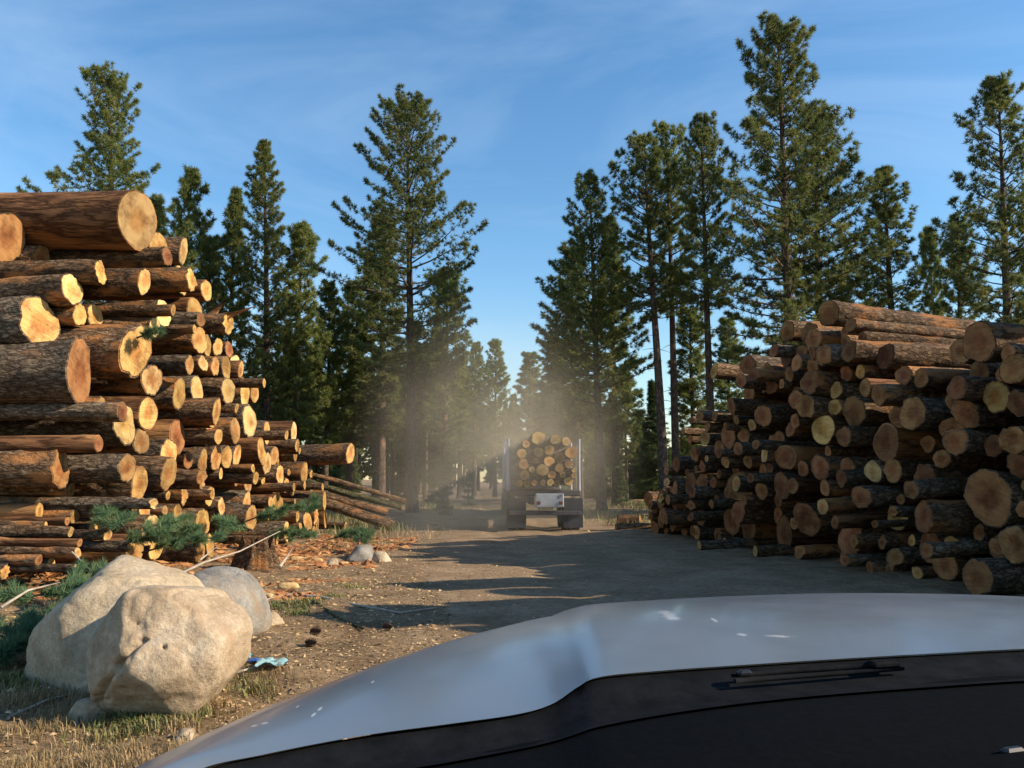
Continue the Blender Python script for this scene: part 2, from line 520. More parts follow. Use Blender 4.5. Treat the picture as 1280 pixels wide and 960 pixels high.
def ground_z(x, y):
    x = np.asarray(x, float); y = np.asarray(y, float)
    p = np.stack([x, y, np.zeros_like(x)], -1)
    d = np.abs(x - road_c(y)) - road_w(y)
    off = np.clip((d + 0.6) / 2.2, 0, 1)
    z = (fbm(p * 0.35, 3, 3) - 0.5) * 0.30 * off
    z = z + (fbm(p * 2.2, 3, 5) - 0.5) * (0.03 + 0.12 * off)
    rut = np.exp(-((np.abs(x - road_c(y)) - 0.95) / 0.28) ** 2)
    z = z - 0.045 * rut * (1 - off)
    far = np.clip((np.hypot(x, y) - 60) / 200, 0, 1)
    return z + far * (fbm(p * 0.02, 3, 9) - 0.35) * 8 * np.clip((np.abs(x) - 10) / 60, 0, 1)


def gz(x, y):
    return float(ground_z(np.array([x]), np.array([y]))[0])


def axis_coords(lo, a, b, hi, step, n):
    mid = np.arange(a, b + 1e-6, step)
    left = a - np.geomspace(step, a - lo, n)[::-1] if lo < a else np.array([])
    right = b + np.geomspace(step, hi - b, n)
    return np.unique(np.concatenate([left, mid, right]).round(4))


gx = axis_coords(-420, -10, 4, 420, 0.085, 70)
gy = axis_coords(-120, 3.8, 18, 620, 0.085, 80)
X, Y = np.meshgrid(gx, gy, indexing='ij')
V = np.stack([X, Y, ground_z(X, Y)], -1).reshape(-1, 3)
DIRT = np.abs(V[:, 0] - road_c(V[:, 1])) - road_w(V[:, 1])
DIRT = np.clip(1.15 - (DIRT + 1.1 * (fbm(V * [1.3, 1.3, 0], 4, 13) - 0.5)) / 1.3, 0, 1)
o = link('ground', mesh_np('ground', V, [grid_faces(len(gx), len(gy))[:, ::-1]], [M['ground']], smooth=True, attr={'dirt': DIRT}))
tag(o, 'sunlit forest floor of tan dirt, needles and bark litter', 'ground', kind='structure')

ys = np.unique(np.concatenate([np.arange(-25, 40, 0.12), np.geomspace(40, 500, 160)]).round(3))
us = np.linspace(-1, 1, 35)
Y2, U2 = np.meshgrid(ys, us, indexing='ij')
edge = 1 + 0.30 * (fbm(np.stack([Y2 * 0.8, np.sign(U2) * 9, Y2 * 0], -1), 4, 21) - 0.5)
X2 = road_c(Y2) + U2 * road_w(Y2) * edge
Z2 = ground_z(X2, Y2) + 0.006 + 0.012 * (1 - np.abs(U2)) - 0.03 * (np.abs(U2) > 0.985)
V = np.stack([X2, Y2, Z2], -1).reshape(-1, 3)
o = link('dirt_road', mesh_np('dirt_road', V, [grid_faces(len(ys), len(us))], [M['road']], smooth=True))
tag(o, 'rutted dirt logging road leading into the forest', 'road', kind='structure')


# ------------------------------------------------------------------ trees
def needles(C, D, n, length, width, rg, spread=1.0):
    """n needle triangles round each tuft centre C pointing around direction D"""
    k = len(C)
    C = np.repeat(C, n, 0); D = np.repeat(D, n, 0)
    r = rg.normal(size=(k * n, 3))
    r /= np.linalg.norm(r, axis=1)[:, None]
    d = D * 0.75 + r * spread
    d /= np.linalg.norm(d, axis=1)[:, None]
    q = np.cross(d, rg.normal(size=(k * n, 3)))
    q /= np.linalg.norm(q, axis=1)[:, None] + 1e-9
    ln = length * rg.uniform(0.6, 1.15, (k * n, 1))
    w = width * rg.uniform(0.7, 1.2, (k * n, 1))
    base = C + d * ln * 0.06
    V = np.stack([base - q * w * 0.5, base + q * w * 0.5, C + d * ln], 1).reshape(-1, 3)
    T = np.arange(len(V)).reshape(-1, 3)
    tint = np.repeat(np.repeat(rg.uniform(0, 1, k), n), 3)
    return V, T, tint


def tree_meshes(H, cb, W, seed, kind='pine', dens=1.0, ndl=20, nlen=0.30, nwid=0.040, top_px_shift=0.0, lean=0.0, gap=0.0):
    rg = np.random.default_rng(seed)
    # trunk
    nr = 22
    zz = np.linspace(0, H, nr)
    r0 = 0.0115 * H + 0.03
    rad = r0 * (1 - zz / H) ** 0.8 + 0.012
    rad[0] *= 1.35; rad[1] *= 1.05
    ax = lean * zz + 0.10 * np.sin(zz / H * 5 + seed) * (zz / H)
    ay = 0.08 * np.cos(zz / H * 4 + seed * 2) * (zz / H)
    pts = np.stack([ax, ay, zz - 0.25 * (zz == 0)], -1)
    tv, tp = tube(pts, rad, 12)
    trunk = mesh_np('trunk', tv, tp, [M['bark_tree']], smooth=True)

    def axis(z):
        return np.stack([np.interp(z, zz, ax), np.interp(z, zz, ay), z], -1)
    # branches
    bz, z = [], cb * H
    step = 0.36 if kind == 'pine' else 0.26
    while z < H * 0.985:
        bz.append(z)
        z += step * rg.uniform(0.6, 1.4) * (0.75 + 0.5 * (1 - (z / H)))
    BV = MB()
    TC, TD = [], []
    phase = rg.uniform(0, 6.28)
    sect = rg.uniform(0.72, 1.2, 7)
    for z in bz:
        t = (z - cb * H) / (H * (1 - cb))
        if kind == 'pine':
            prof = (1 - t) ** 0.58 * min(1.0, 0.55 + t / 0.25)
            nb = rg.integers(3, 6)
        else:
            prof = (1 - t) ** 0.95 * min(1.0, 0.7 + t / 0.1)
            nb = rg.integers(4, 7)
        lev = 0.62 + 0.66 * vnoise(np.array([[z * 0.45, seed * 3.1, 0]]))[0]
        for k in range(nb):
            phase += 2.399 + rg.uniform(-0.5, 0.5)
            if rg.uniform() < gap:
                continue
            s8 = sect[int((phase % 6.283) / 6.283 * 7) % 7]
            L = max(0.22, (1.13 if kind == 'pine' else 1.1) * W * prof * lev * s8 * rg.uniform(0.55, 1.12))
            if kind == 'pine':
                slope = np.interp(t, [0, 0.3, 0.7, 1], [-0.12, 0.18, 0.55, 1.3]) + rg.uniform(-0.15, 0.15)
                curl = np.interp(t, [0, 0.5, 1], [0.30, 0.28, 0.2])
            else:
                slope = np.interp(t, [0, 0.5, 1], [-0.35, -0.05, 0.7]) + rg.uniform(-0.1, 0.1)
                curl = 0.15
            dh = np.array([math.cos(phase), math.sin(phase), 0.0])
            b0 = axis(np.array([z]))[0]
            s = np.linspace(0, 1, 5)
            bp = b0 + np.outer(s * L, dh) + np.outer(L * (slope * s + curl * s * s), [0, 0, 1])
            if L > 0.5:
                BV.add(*tube(bp, np.linspace(0.016 + 0.011 * L, 0.006, 5), 3, False))
            nt = max(4, int((6 + L * (11 if kind == 'pine' else 10)) * dens))
            st = 1 - rg.uniform(0, 1, nt) ** 1.5 * (0.66 if kind == 'pine' else 0.88)
            st[0] = 1.0
            side = np.array([-dh[1], dh[0], 0])
            lat = rg.uniform(-1, 1, nt) * (0.10 + 0.42 * L * (1.08 - st) * np.minimum(1, st * 1.6))
            c = b0 + np.outer(st * L, dh) + np.outer(L * (slope * st + curl * st * st) + rg.uniform(-0.02, 0.16, nt) * min(1, L), [0, 0, 1]) + np.outer(lat, side)
            d = dh * 0.6 + np.array([0, 0, 0.55 if kind == 'pine' else 0.1]) + np.outer(np.sign(lat) * 0.4, side)
            TC.append(c); TD.append(d)
    # dead stubs below the crown
    for k in range(int(7 + 8 * cb) if H > 6 else 1):
        z = rg.uniform(0.1, max(0.14, cb + 0.05)) * H
        a = rg.uniform(0, 6.28)
        L = rg.uniform(0.4, 1.5) * min(1, H / 15)
        b0 = axis(np.array([z]))[0]
        s = np.linspace(0, 1, 4)
        BV.add(*tube(b0 + np.outer(s * L, [math.cos(a), math.sin(a), 0]) + np.outer(-0.25 * L * s * s + rg.uniform(-.1, .2) * s, [0, 0, 1]), np.linspace(0.022, 0.006, 4), 3, False))
    TC.append(axis(np.linspace(H * 0.97, H * 1.0, 5))); TD.append(np.tile([0, 0, 1.0], (5, 1)))
    C = np.concatenate(TC); D = np.concatenate(TD)
    V, T, tint = needles(C, D, ndl, nlen, nwid, rg, 0.95)
    branches = mesh_np('branches', np.concatenate(BV.V), BV.P, [M['bark_tree']])
    crown = mesh_np('crown', V, [T], [M['pine' if kind == 'pine' else 'fir']], attr={'tint': tint})
    return trunk, branches, crown


def put_tree(ms, loc, rz, scale, name, label, group=None, sz=None):
    e = empty(name, loc, rz)
    e.scale = (scale, scale, sz or scale)
    tag(e, label, 'tree', group)
    for nm, me in zip(('trunk', 'branches', 'crown'), ms):
        c = link(nm, me, e)
        if nm != 'trunk': c['kind'] = 'stuff'
    return e


# (top px, top py, base px, Y, crown base, half width, kind, label, gap)
HERO = [
    (140, 82, 143, 38, 0.22, 4.1, 'pine', 'broad sunlit pine rising highest behind the left log deck', 0.0),
    (196, 236, 197, 36, 0.10, 2.3, 'fir', 'dark green fir just behind the thick top log of the left deck', 0.0),
    (229, 200, 229, 46, 0.20, 2.0, 'pine', 'narrow pine between the dark fir and the left deck edge', 0.0),
    (262, 285, 262, 44, 0.15, 1.9, 'pine', 'low bushy pine half hidden by the left log deck', 0.0),
    (288, 225, 290, 47, 0.20, 1.9, 'pine', 'slim pine left of the tall spire-shaped pine', 0.0),
    (333, 163, 334, 45, 0.20, 2.3, 'pine', 'tall spire-shaped pine beyond the left log deck', 0.0),
    (375, 272, 371, 47, 0.24, 2.2, 'pine', 'medium pine right of the spire-shaped pine with thin grey trunk', 0.0),
    (412, 345, 408, 50, 0.24, 1.9, 'pine', 'short pine in the gap left of the big central pine', 0.0),
    (438, 345, 441, 53, 0.28, 2.3, 'pine', 'dark low-crowned pine close left of the big central pine', 0.0),
    (510, 112, 516, 41, 0.30, 4.0, 'pine', 'big ragged pine left of the road with long bare trunk', 0.12),
    (477, 262, 481, 50, 0.30, 2.9, 'pine', 'pine directly behind the left half of the big central pine', 0.0),
    (560, 330, 553, 57, 0.34, 2.6, 'pine', 'pine behind the right half of the big central pine', 0.0),
    (595, 424, 592, 84, 0.30, 2.2, 'pine', 'thin distant pine left of the gap above the road', 0.0),
    (618, 420, 620, 80, 0.34, 2.0, 'pine', 'slender distant pine standing against the bright gap over the road', 0.0),
    (577, 440, 574, 74, 0.30, 2.4, 'pine', 'distant pine showing under the right boughs of the central pine', 0.0),
    (662, 436, 660, 74, 0.22, 2.6, 'pine', 'hazy pine rising directly behind the loaded trailer', 0.0),
    (692, 420, 700, 60, 0.26, 2.7, 'pine', 'pine filling the low left side of the dense pine right of the road', 0.0),
    (737, 207, 752, 43, 0.24, 2.7, 'pine', 'dense pine right of the road just beyond the trailer', 0.0),
    (713, 300, 722, 50, 0.22, 2.4, 'pine', 'pine half merged into the left side of the dense roadside pine', 0.0),
    (764, 262, 770, 52, 0.24, 2.3, 'pine', 'pine half merged into the right side of the dense roadside pine', 0.0),
    (806, 152, 831, 40, 0.50, 2.3, 'pine', 'leaning pine with bare lit trunk at the far end of the right deck', 0.05),
    (832, 141, 846, 42, 0.48, 2.1, 'pine', 'bare-trunked pine just right of the leaning one', 0.05),
    (873, 130, 893, 38, 0.52, 2.0, 'pine', 'pine with bare dark trunk and high crown left of the tallest pine', 0.08),
    (968, 12, 998, 34, 0.30, 3.6, 'pine', 'tallest pine in view behind the right log deck', 0.06),
    (1018, 125, 1031, 37, 0.22, 3.2, 'pine', 'wide leafy pine crowded against the right side of the tallest pine', 0.0),
    (1107, 197, 1121, 40, 0.24, 2.4, 'pine', 'medium pine standing alone above the sunlit top logs', 0.05),
    (1168, 277, 1172, 48, 0.22, 1.4, 'pine', 'thin short pine left of the tall pine at the right edge', 0.1),
    (1198, 257, 1204, 44, 0.22, 2.2, 'pine', 'spreading pine under the tall pine at the right edge', 0.05),
    (1243, 85, 1270, 34, 0.30, 3.2, 'pine', 'tall open pine at the right edge of the picture', 0.05),
    (1303, 180, 1310, 38, 0.25, 2.4, 'pine', 'pine cut off by the right edge of the picture', 0.0),
    (908, 392, 912, 62, 0.10, 2.2, 'pine', 'small distant pine seen against bright sky above the right deck', 0.0),
    (866, 380, 866, 54, 0.20, 2.3, 'pine', 'light green pine between the bare dark trunks', 0.0),
    (800, 512, 800, 72, 0.08, 2.4, 'fir', 'small distant fir in the gap left of the leaning trunk', 0.0),
    (815, 470, 817, 66, 0.12, 2.0, 'fir', 'fir hidden behind the leaning bare trunk', 0.0),
]
HV_, NEAR_ = [], {}
SHARE = [(262, 1198, 1303), (806, 832, 873), (737, 1018), (333, 1107)]      # trees alike enough to share a mesh
for i, (tx, ty, bx, yy, cb, W, kind, lab, gap) in enumerate(HERO):
    top = P(tx, ty, yy)
    base = P(bx, 600, yy)
    g0 = gz(base.x, yy)
    H = (top.z - g0) * 0.968
    lean = (top.x - base.x) / H
    if yy >= 46:                                  # farther trees share a few meshes
        if not HV_:
            for q in range(5):
                HV_.append(tree_meshes(18.0, 0.25, 2.2, 500 + q, 'pine', dens=1.0, ndl=16, nlen=0.34, nwid=0.05))
            HV_.append(tree_meshes(18.0, 0.10, 2.2, 520, 'fir', dens=0.9, ndl=14, nlen=0.34, nwid=0.055))
        ms = HV_[5] if kind == 'fir' else HV_[i % 5]
        e = put_tree(ms, ((base.x + top.x) / 2, yy, g0), i * 1.7, W / 2.2, 'fir_tree' if kind == 'fir' else 'pine_tree', lab, sz=H / 18.0)
        continue
    key = next((k_ for k_ in SHARE if tx in k_), (tx,))
    if key not in NEAR_:
        NEAR_[key] = (tree_meshes(H, cb, W, 100 + i * 7, kind, dens=1.25, ndl=22, nlen=0.235, nwid=0.031, gap=gap), H, W)
    ms, H0, W0 = NEAR_[key]
    e = put_tree(ms, (base.x, yy, g0), 0.0, W / W0, 'fir_tree' if kind == 'fir' else 'pine_tree', lab, sz=H / H0)
    e.rotation_euler = (Matrix.Rotation(math.atan(lean), 3, 'Y') @ Matrix.Rotation(i * 1.9, 3, 'Z')).to_euler()

bgv = []
for i in range(7):
    kind = 'fir' if i in (2, 5) else 'pine'
    bgv.append((tree_meshes(18.0, [0.32, 0.42, 0.12, 0.36, 0.5, 0.2, 0.28][i], [2.3, 2.0, 2.1, 2.6, 1.8, 1.9, 2.2][i], 900 + i, kind, dens=0.75, ndl=12, nlen=0.42, nwid=0.075), kind))
rb = random.Random(5)
placed = [(P(h[2], 600, h[3]).x, h[3]) for h in HERO]


def bg_tree(x, y, H, label, group):
    for (a, b) in placed:
        if (a - x) ** 2 + (b - y) ** 2 < 4.0:
            return False
    placed.append((x, y))
    ms, kind = bgv[rb.randrange(7)]
    s = H / 18.0
    put_tree(ms, (x, y, gz(x, y)), rb.uniform(0, 6.28), s ** 0.8, 'fir_tree' if kind == 'fir' else 'pine_tree', label, group, sz=s)
    return True


n = 0
while n < 44:                                     # the wood left of the road
    y = rb.uniform(52, 125); px = rb.uniform(190, 608)
    x = ray(px, 600)[0] * y
    if abs(x - float(road_c(y))) < 4.2: continue
    H = min(rb.uniform(11, 19), (ray(px, rb.uniform(395, 470))[1]) * y + 1.6)
    n += bg_tree(x, y, H, 'slim pine or fir inside the wood left of the road', 'trees inside the left wood')
n = 0
while n < 12:                                     # the wood right of the road
    y = rb.uniform(58, 125); px = rb.uniform(640, 792)
    x = ray(px, 600)[0] * y
    if abs(x - float(road_c(y))) < 4.2: continue
    H = min(rb.uniform(11, 18), (ray(px, rb.uniform(440, 500))[1]) * y + 1.6)
    n += bg_tree(x, y, H, 'slim pine or fir inside the wood behind the roadside pine', 'trees inside the right wood')
n = 0
while n < 14:                                     # low trees beyond the right deck
    y = rb.uniform(62, 110); px = rb.uniform(795, 1300)
    x = ray(px, 600)[0] * y
    H = ray(px, rb.uniform(505, 550))[1] * y + 1.6
    n += bg_tree(x, y, H, 'low distant tree beyond the far end of the right deck', 'low trees beyond the right deck')
n = 0
while n < 14:                                     # the bend where the road disappears
    y = rb.uniform(150, 200); px = rb.uniform(585, 655)
    x = ray(px, 600)[0] * y
    H = ray(px, rb.uniform(490, 530))[1] * y + 1.6
    n += bg_tree(x, y, H, 'far hazy tree closing the view along the road', 'far trees at the end of the road')
n = 0
while n < 26:                                     # far screen that closes the view along the road
    y = rb.uniform(125, 190); px = rb.uniform(380, 790)
    x = ray(px, 600)[0] * y
    H = ray(px, rb.uniform(470, 520))[1] * y + 1.6
    n += bg_tree(x, y, H, 'far hazy tree closing the view along the road', 'far trees at the end of the road')
fv = [tree_meshes(6.0, 0.03, 1.5, 950 + i, 'fir', dens=0.7, ndl=12, nlen=0.42, nwid=0.08) for i in range(3)]
n = 0
while n < 40:
    y = rb.uniform(66, 150); px = rb.uniform(180, 1000)
    x = ray(px, 600)[0] * y
    if abs(x - float(road_c(y))) < 3.6: continue
    sc = rb.uniform(0.5, 1.35)
    put_tree(fv[n % 3], (x, y, gz(x, y)), rb.uniform(0, 6.28), sc, 'young_fir', 'young fir in the shade under the distant trees', 'young firs under the distant trees')
    n += 1
for k, (px, py, y) in enumerate([(556, 585, 38), (586, 592, 52), (541, 590, 55), (470, 588, 56), (776, 585, 50), (420, 590, 46)]):
    p = P(px, py, y)
    g0 = gz(p.x, y)
    ms = tree_meshes(max(1.2, p.z - g0), 0.05, 0.55, 700 + k, 'fir', dens=1.3, ndl=14, nlen=0.2, nwid=0.03)
    put_tree(ms, (p.x, y, g0), 0, 1, 'fir_sapling', ['leafy young fir right of the big central pine trunk', 'young fir by the road edge in the hazy distance', 'young fir behind the big central pine trunk', 'young fir behind the sloping poles', 'young fir under the dense roadside pine', 'young fir beyond the long protruding log'][k])

# ------------------------------------------------------------------ logs
def log_mesh(L, r, seed, nseg, dx, peeled=False, broken=0.0, tilt=(0, 0), flare=0.0):
    rg = np.random.default_rng(seed)
    xs = np.concatenate([[0, 0.01, 0.03], np.arange(0.03 + dx, min(L, 4.5), dx), np.arange(4.5, L, dx * 3), [L]])
    xs = np.unique(xs[xs <= L].round(4))
    th = np.linspace(0, 2 * math.pi, nseg, endpoint=False)
    ph = rg.uniform(0, 6.28, 4)
    Rp = 1 + 0.045 * np.cos(2 * th + ph[0]) + 0.03 * np.cos(3 * th + ph[1]) + 0.018 * np.cos(5 * th + ph[2])
    TH, XX = np.meshgrid(th, xs, indexing='ij')
    rad = r * Rp[:, None] * (1 - 0.014 * XX)
    cy, sy = np.cos(TH), np.sin(TH)
    p = np.stack([XX * (1.6 if not peeled else 0.5), cy * r * 9 + 40, sy * r * 9], -1)
    n1 = fbm(p + seed * 3.7, 3, seed % 97)
    ridge = 1 - np.abs(2 * n1 - 1) * 1.7
    amp = (0.008 if peeled else 0.016 + 0.05 * r)
    low = fbm(np.stack([XX * 0.5, cy * 1.2, sy * 1.2], -1) + seed, 2, 5) - 0.5
    rad = rad + amp * (ridge - 0.8) * 1.6 + r * 0.14 * low
    # knots
    for k in range(rg.integers(1, 4)):
        kx, kt = rg.uniform(0.1, max(0.2, min(L, 4))), rg.uniform(0, 6.28)
        dd = (XX - kx) ** 2 / 0.01 + (np.angle(np.exp(1j * (TH - kt))) * r) ** 2 / 0.004
        rad = rad + 0.03 * np.exp(-dd)
    if flare:
        rad = rad * (1 + flare * np.exp(-XX / 0.35) * (0.5 + 0.5 * np.cos(TH - 1.2)))
    bend = rg.uniform(-0.012, 0.012, 2) * L
    bs = np.sin(math.pi * XX / L)
    Yl = rad * cy + bend[0] * bs; Zl = rad * sy + bend[1] * bs * 0.6
    fade = np.exp(-XX / 0.25)
    Xl = XX + fade * (tilt[0] * rad * cy + tilt[1] * rad * sy)
    spk = 0
    if broken:
        spk = broken * (fbm(np.stack([cy * 3, sy * 3, cy * 0], -1) + seed, 3, 8) - 0.35)
        Xl = Xl + np.exp(-XX / 0.15) * spk
    V = np.stack([Xl, Yl, Zl], -1).reshape(-1, 3)
    nx = len(xs)
    q = grid_faces(nseg, nx, True)
    # bark rim on the end
    rimt = rg.uniform(0.90, 0.95)
    o0 = V.reshape(nseg, nx, 3)[:, 0]
    rim = o0.copy(); rim[:, 1:] *= rimt
    V2 = np.concatenate([V, rim])
    i = np.arange(nseg); i2 = (i + 1) % nseg
    rq = np.stack([i * nx, nseg * nx + i, nseg * nx + i2, i2 * nx], -1)
    cap = np.array([[k * nx + nx - 1 for k in range(nseg)]])
    mi = np.concatenate([np.zeros(len(q) + len(rq)), [1]])
    sm = np.concatenate([np.ones(len(q), bool), np.zeros(len(rq) + 1, bool)])
    # sawn face
    fr = np.array([1.0, 0.8, 0.6, 0.4, 0.2])
    E = []
    for f in fr:
        e = o0.copy(); e[:, 1:] *= (rimt + 0.012) * f
        ex = tilt[0] * e[:, 1] + tilt[1] * e[:, 2]
        if broken:
            bn = broken * (fbm(np.stack([e[:, 1] / r * 3, e[:, 2] / r * 3, e[:, 1] * 0], -1) + seed, 3, 8) - 0.35)
            ex = ex + bn * (f < 0.99) + (e[:, 0] - ex) * (f > 0.99)
        e[:, 0] = ex - 0.005
        E.append(e)
    EV = np.concatenate(E + [np.array([[-0.005, 0, 0]])])
    rg2 = [np.stack([k * nseg + i, (k + 1) * nseg + i, (k + 1) * nseg + i2, k * nseg + i2], -1) for k in range(len(fr) - 1)]
    tri = np.stack([(len(fr) - 1) * nseg + i, np.full(nseg, len(EV) - 1), (len(fr) - 1) * nseg + i2], -1)
    rn = np.concatenate([np.repeat(fr, nseg), [0]])
    return (V2, [q, rq, cap], mi, sm), (EV, rg2 + [tri], rn)


LOGN = [0]


def make_log(end, axis, L, r, nseg=24, dx=0.2, mat='bark', cut='cut', name='log', **kw):
    LOGN[0] += 1
    a, b = log_mesh(L, r, LOGN[0] * 13 + 5, nseg, dx, peeled=(mat == 'bark_peeled'), **kw)
    me = mesh_np('log', a[0], a[1], [M[mat], M[cut]], a[2], a[3])
    o = link(name, me)
    ax = Vector(axis).normalized()
    o.matrix_world = Matrix.Translation(end) @ Matrix((ax, Vector((0, 0, 1)).cross(ax).normalized(), ax.cross(Vector((0, 0, 1)).cross(ax).normalized()))).transposed().to_4x4() @ Matrix.Rotation(random.uniform(-0.4, 0.4), 4, 'X')
    link('cut_end', mesh_np('cut_end', b[0], b[1], [M[cut]], attr={'rn': b[2]}), o)
    return o


def build_deck(items, ang, into, yfun, fill_poly, fill_n, fill_r, fill_back, seed, extra_t=None):
    """items: (px, py, d_px, opts). ang: direction of the log axis, pointing into the deck.
    Circles are relaxed in the cross-section (t, z) so that neighbours touch rather than cross."""
    rg = random.Random(seed)
    ax = np.array([math.cos(ang), math.sin(ang)])
    tn = np.array([-math.sin(ang), math.cos(ang)]) * (1 if math.cos(ang) > 0 else -1)
    L = []
    for it in items:
        px, py, d = it[:3]
        op = it[3] if len(it) > 3 else {}
        cx, cz = ray(px, py)
        Yv = op.get('Y') or yfun(px, py, cx, cz)
        x, z = cx * Yv, CAM_Z + cz * Yv
        dist = math.hypot(Yv, x) * 1.0
        r = 0.5 * d / F_PX * (Yv * CA + (z - CAM_Z) * SA)
        L.append(dict(px=px, cx=cx, t=x * tn[0] + Yv * tn[1], z=max(z, r * 0.9), r=r, op=op))
    for q in L:
        q['t0'], q['z0'] = q['t'], q['z']
    for itn in range(160):
        k = 0.5 if itn < 120 else 0.9
        for i in range(len(L)):
            a = L[i]
            for j in range(i + 1, len(L)):
                b = L[j]
                dt, dz = b['t'] - a['t'], b['z'] - a['z']
                m = (a['r'] + b['r']) * 0.97
                d2 = dt * dt + dz * dz
                if d2 < m * m:
                    d = math.sqrt(d2) + 1e-6
                    s = (m - d) * 0.5 * k
                    wa = b['r'] ** 2 / (a['r'] ** 2 + b['r'] ** 2) * 2
                    wb = 2 - wa
                    a['t'] -= dt / d * s * wa * 1.2; a['z'] -= dz / d * s * wa * 0.8
                    b['t'] += dt / d * s * wb * 1.2; b['z'] += dz / d * s * wb * 0.8
            a['z'] = max(a['z'], a['r'] * 0.92)
            if itn < 120:
                a['t'] += (a['t0'] - a['t']) * 0.03; a['z'] += (a['z0'] - a['z']) * 0.05
    # fill the gaps
    pt = np.array([p[0] for p in fill_poly]); pz = np.array([p[1] for p in fill_poly])
    n, tries = 0, 0
    while n < fill_n and tries < 26000:
        tries += 1
        t = rg.uniform(pt.min(), pt.max())
        zt = np.interp(t, pt, pz)
        z = rg.uniform(0.08, zt)
        rmax = min(fill_r[1], z / 0.92, max(0.06, zt - z + 0.1))
        rmin = fill_r[0]
        dm = 9.0
        for q in L:
            dm = min(dm, math.hypot(q['t'] - t, q['z'] - z) - q['r'])
            if dm < rmin: break
        if dm < rmin or rmax < rmin: continue
        r = min(rmax, dm * 1.0)
        L.append(dict(px=None, t=t, z=z, r=r, op={}, t0=t, z0=z))
        n += 1
    for q in L:
        if q['px'] is not None:
            c = q['cx']
            Yv = q['t'] / (tn[1] + tn[0] * c)
            q['end'] = (c * Yv, Yv, q['z'])
        else:
            # place on the face line then push back
            f = fill_back(q['t'], rg)
            q['end'] = (tn[0] * q['t'] + ax[0] * f, tn[1] * q['t'] + ax[1] * f, q['z'])
    return L, ax


def label_deck(objs, deck, nrows, group):
    rows = sorted(objs, key=lambda q: -q['ppy'])
    per = math.ceil(len(rows) / nrows)
    k = 0
    for ri in range(nrows):
        rowq = sorted(rows[ri * per:(ri + 1) * per], key=lambda q: q['ppx'])
        for ci, q in enumerate(rowq):
            size = 'thick' if q['r'] > 0.36 else ('thin' if q['r'] < 0.17 else 'medium')
            rn = 'lowest' if ri == 0 else ('topmost' if ri == nrows - 1 else ORD[ri + 1])
            lab = q['op'].get('label') or f"{size} log in {deck}, {rn} row from the ground, {ORD[ci + 1]} from left"
            tag(q['obj'], lab, 'log', group)


# ---- left deck: ends read off the photograph (px, py, height of the end in px)
LEFT = [
    (8, 304, 61), (172, 282, 72, dict(mat='bark_peeled', len=8.5, label='huge smooth reddish log lying on top of the left deck', tilt=(0.1, -0.15))),
    (200, 296, 45), (209, 320, 24), (229, 316, 36), (51, 324, 36), (90, 360, 38), (126, 350, 30, dict(broken=0.07, label='log with jagged broken end near the top of the left deck')),
    (30, 366, 34), (3, 355, 36), (8, 380, 30), (180, 360, 34), (226, 347, 42), (240, 352, 32), (204, 391, 34), (243, 391, 38),
    (48, 418, 60, dict(tilt=(0.22, 0.05))), (100, 392, 30), (119, 393, 30), (170, 436, 68), (100, 465, 72, dict(flare=0.25, label='thick log with cracked pointed pale end in the left deck')),
    (11, 476, 38), (127, 484, 28), (155, 485, 24), (190, 475, 42), (156, 524, 54, dict(mat='bark_grey', len=8, label='thick rough-barked log crossing the left edge of the left deck')),
    (185, 518, 42), (177, 545, 34), (123, 557, 22), (222, 548, 46), (77, 587, 45, dict(broken=0.07, flare=0.15, label='thick log with notched shadowed end low in the left deck')), (159, 586, 38),
    (211, 564, 40), (211, 592, 42), (49, 559, 16), (235, 575, 22),
    (258, 363, 27), (251, 400, 20), (286, 405, 28, dict(label='log with ragged splintered top at the right edge of the left deck', broken=0.1)), (249, 425, 36), (259, 432, 28), (272, 437, 24), (286, 437, 20),
    (237, 456, 24), (254, 456, 20), (269, 455, 26), (283, 457, 30), (294, 457, 28), (301, 462, 22),
    (246, 487, 36), (285, 488, 31), (306, 493, 31), (318, 491, 24), (298, 520, 27), (261, 540, 35), (294, 538, 35), (312, 526, 40),
    (356, 545, 35), (367, 542, 29), (283, 571, 27), (296, 569, 31), (327, 564, 36), (343, 570, 24), (344, 583, 30),
    (438, 567, 27, dict(Y=25.2, len=9.5, label='long log sticking out far beyond the right edge of the left deck')),
    (361, 590, 10), (349, 597, 9), (329, 601, 10), (380, 590, 8), (276, 592, 15), (295, 602, 13), (302, 626, 36, dict(mat='bark_grey', len=8, label='thick long log low in the left deck above the stump')),
    (345, 616, 24), (351, 632, 19), (231, 618, 30), (222, 640, 22), (262, 620, 24),
    (54, 619, 17), (88, 620, 19), (49, 641, 21), (94, 637, 18), (84, 650, 11), (40, 657, 13), (57, 663, 11), (35, 681, 27), (88, 674, 15), (99, 687, 11),
    (168, 630, 26), (192, 632, 14), (206, 638, 12), (134, 672, 15), (165, 681, 15), (232, 657, 13), (8, 713, 20), (48, 703, 15), (64, 699, 16), (97, 691, 15), (95, 705, 12),
    (265, 646, 12), (240, 645, 11), (375, 600, 9), (366, 615, 9), (372, 642, 8), (385, 640, 8), (358, 655, 8), (394, 648, 8), (407, 649, 8), (432, 658, 9), (330, 640, 9), (318, 652, 10), (280, 660, 10), (300, 658, 9),
]


def y_left(px, py, cx, cz):
    Yp = (-6.55 + random.uniform(-0.35, 0.25)) / cx
    if px < 195:
        yf = 12.7 + max(0, (640 - py)) / 400 * 1.6
        if py > 605: yf = 11.9 + (720 - py) * 0.014
        return max(yf + random.uniform(-0.15, 0.15), Yp if py < 605 else yf)
    return min(Yp, 27.5)


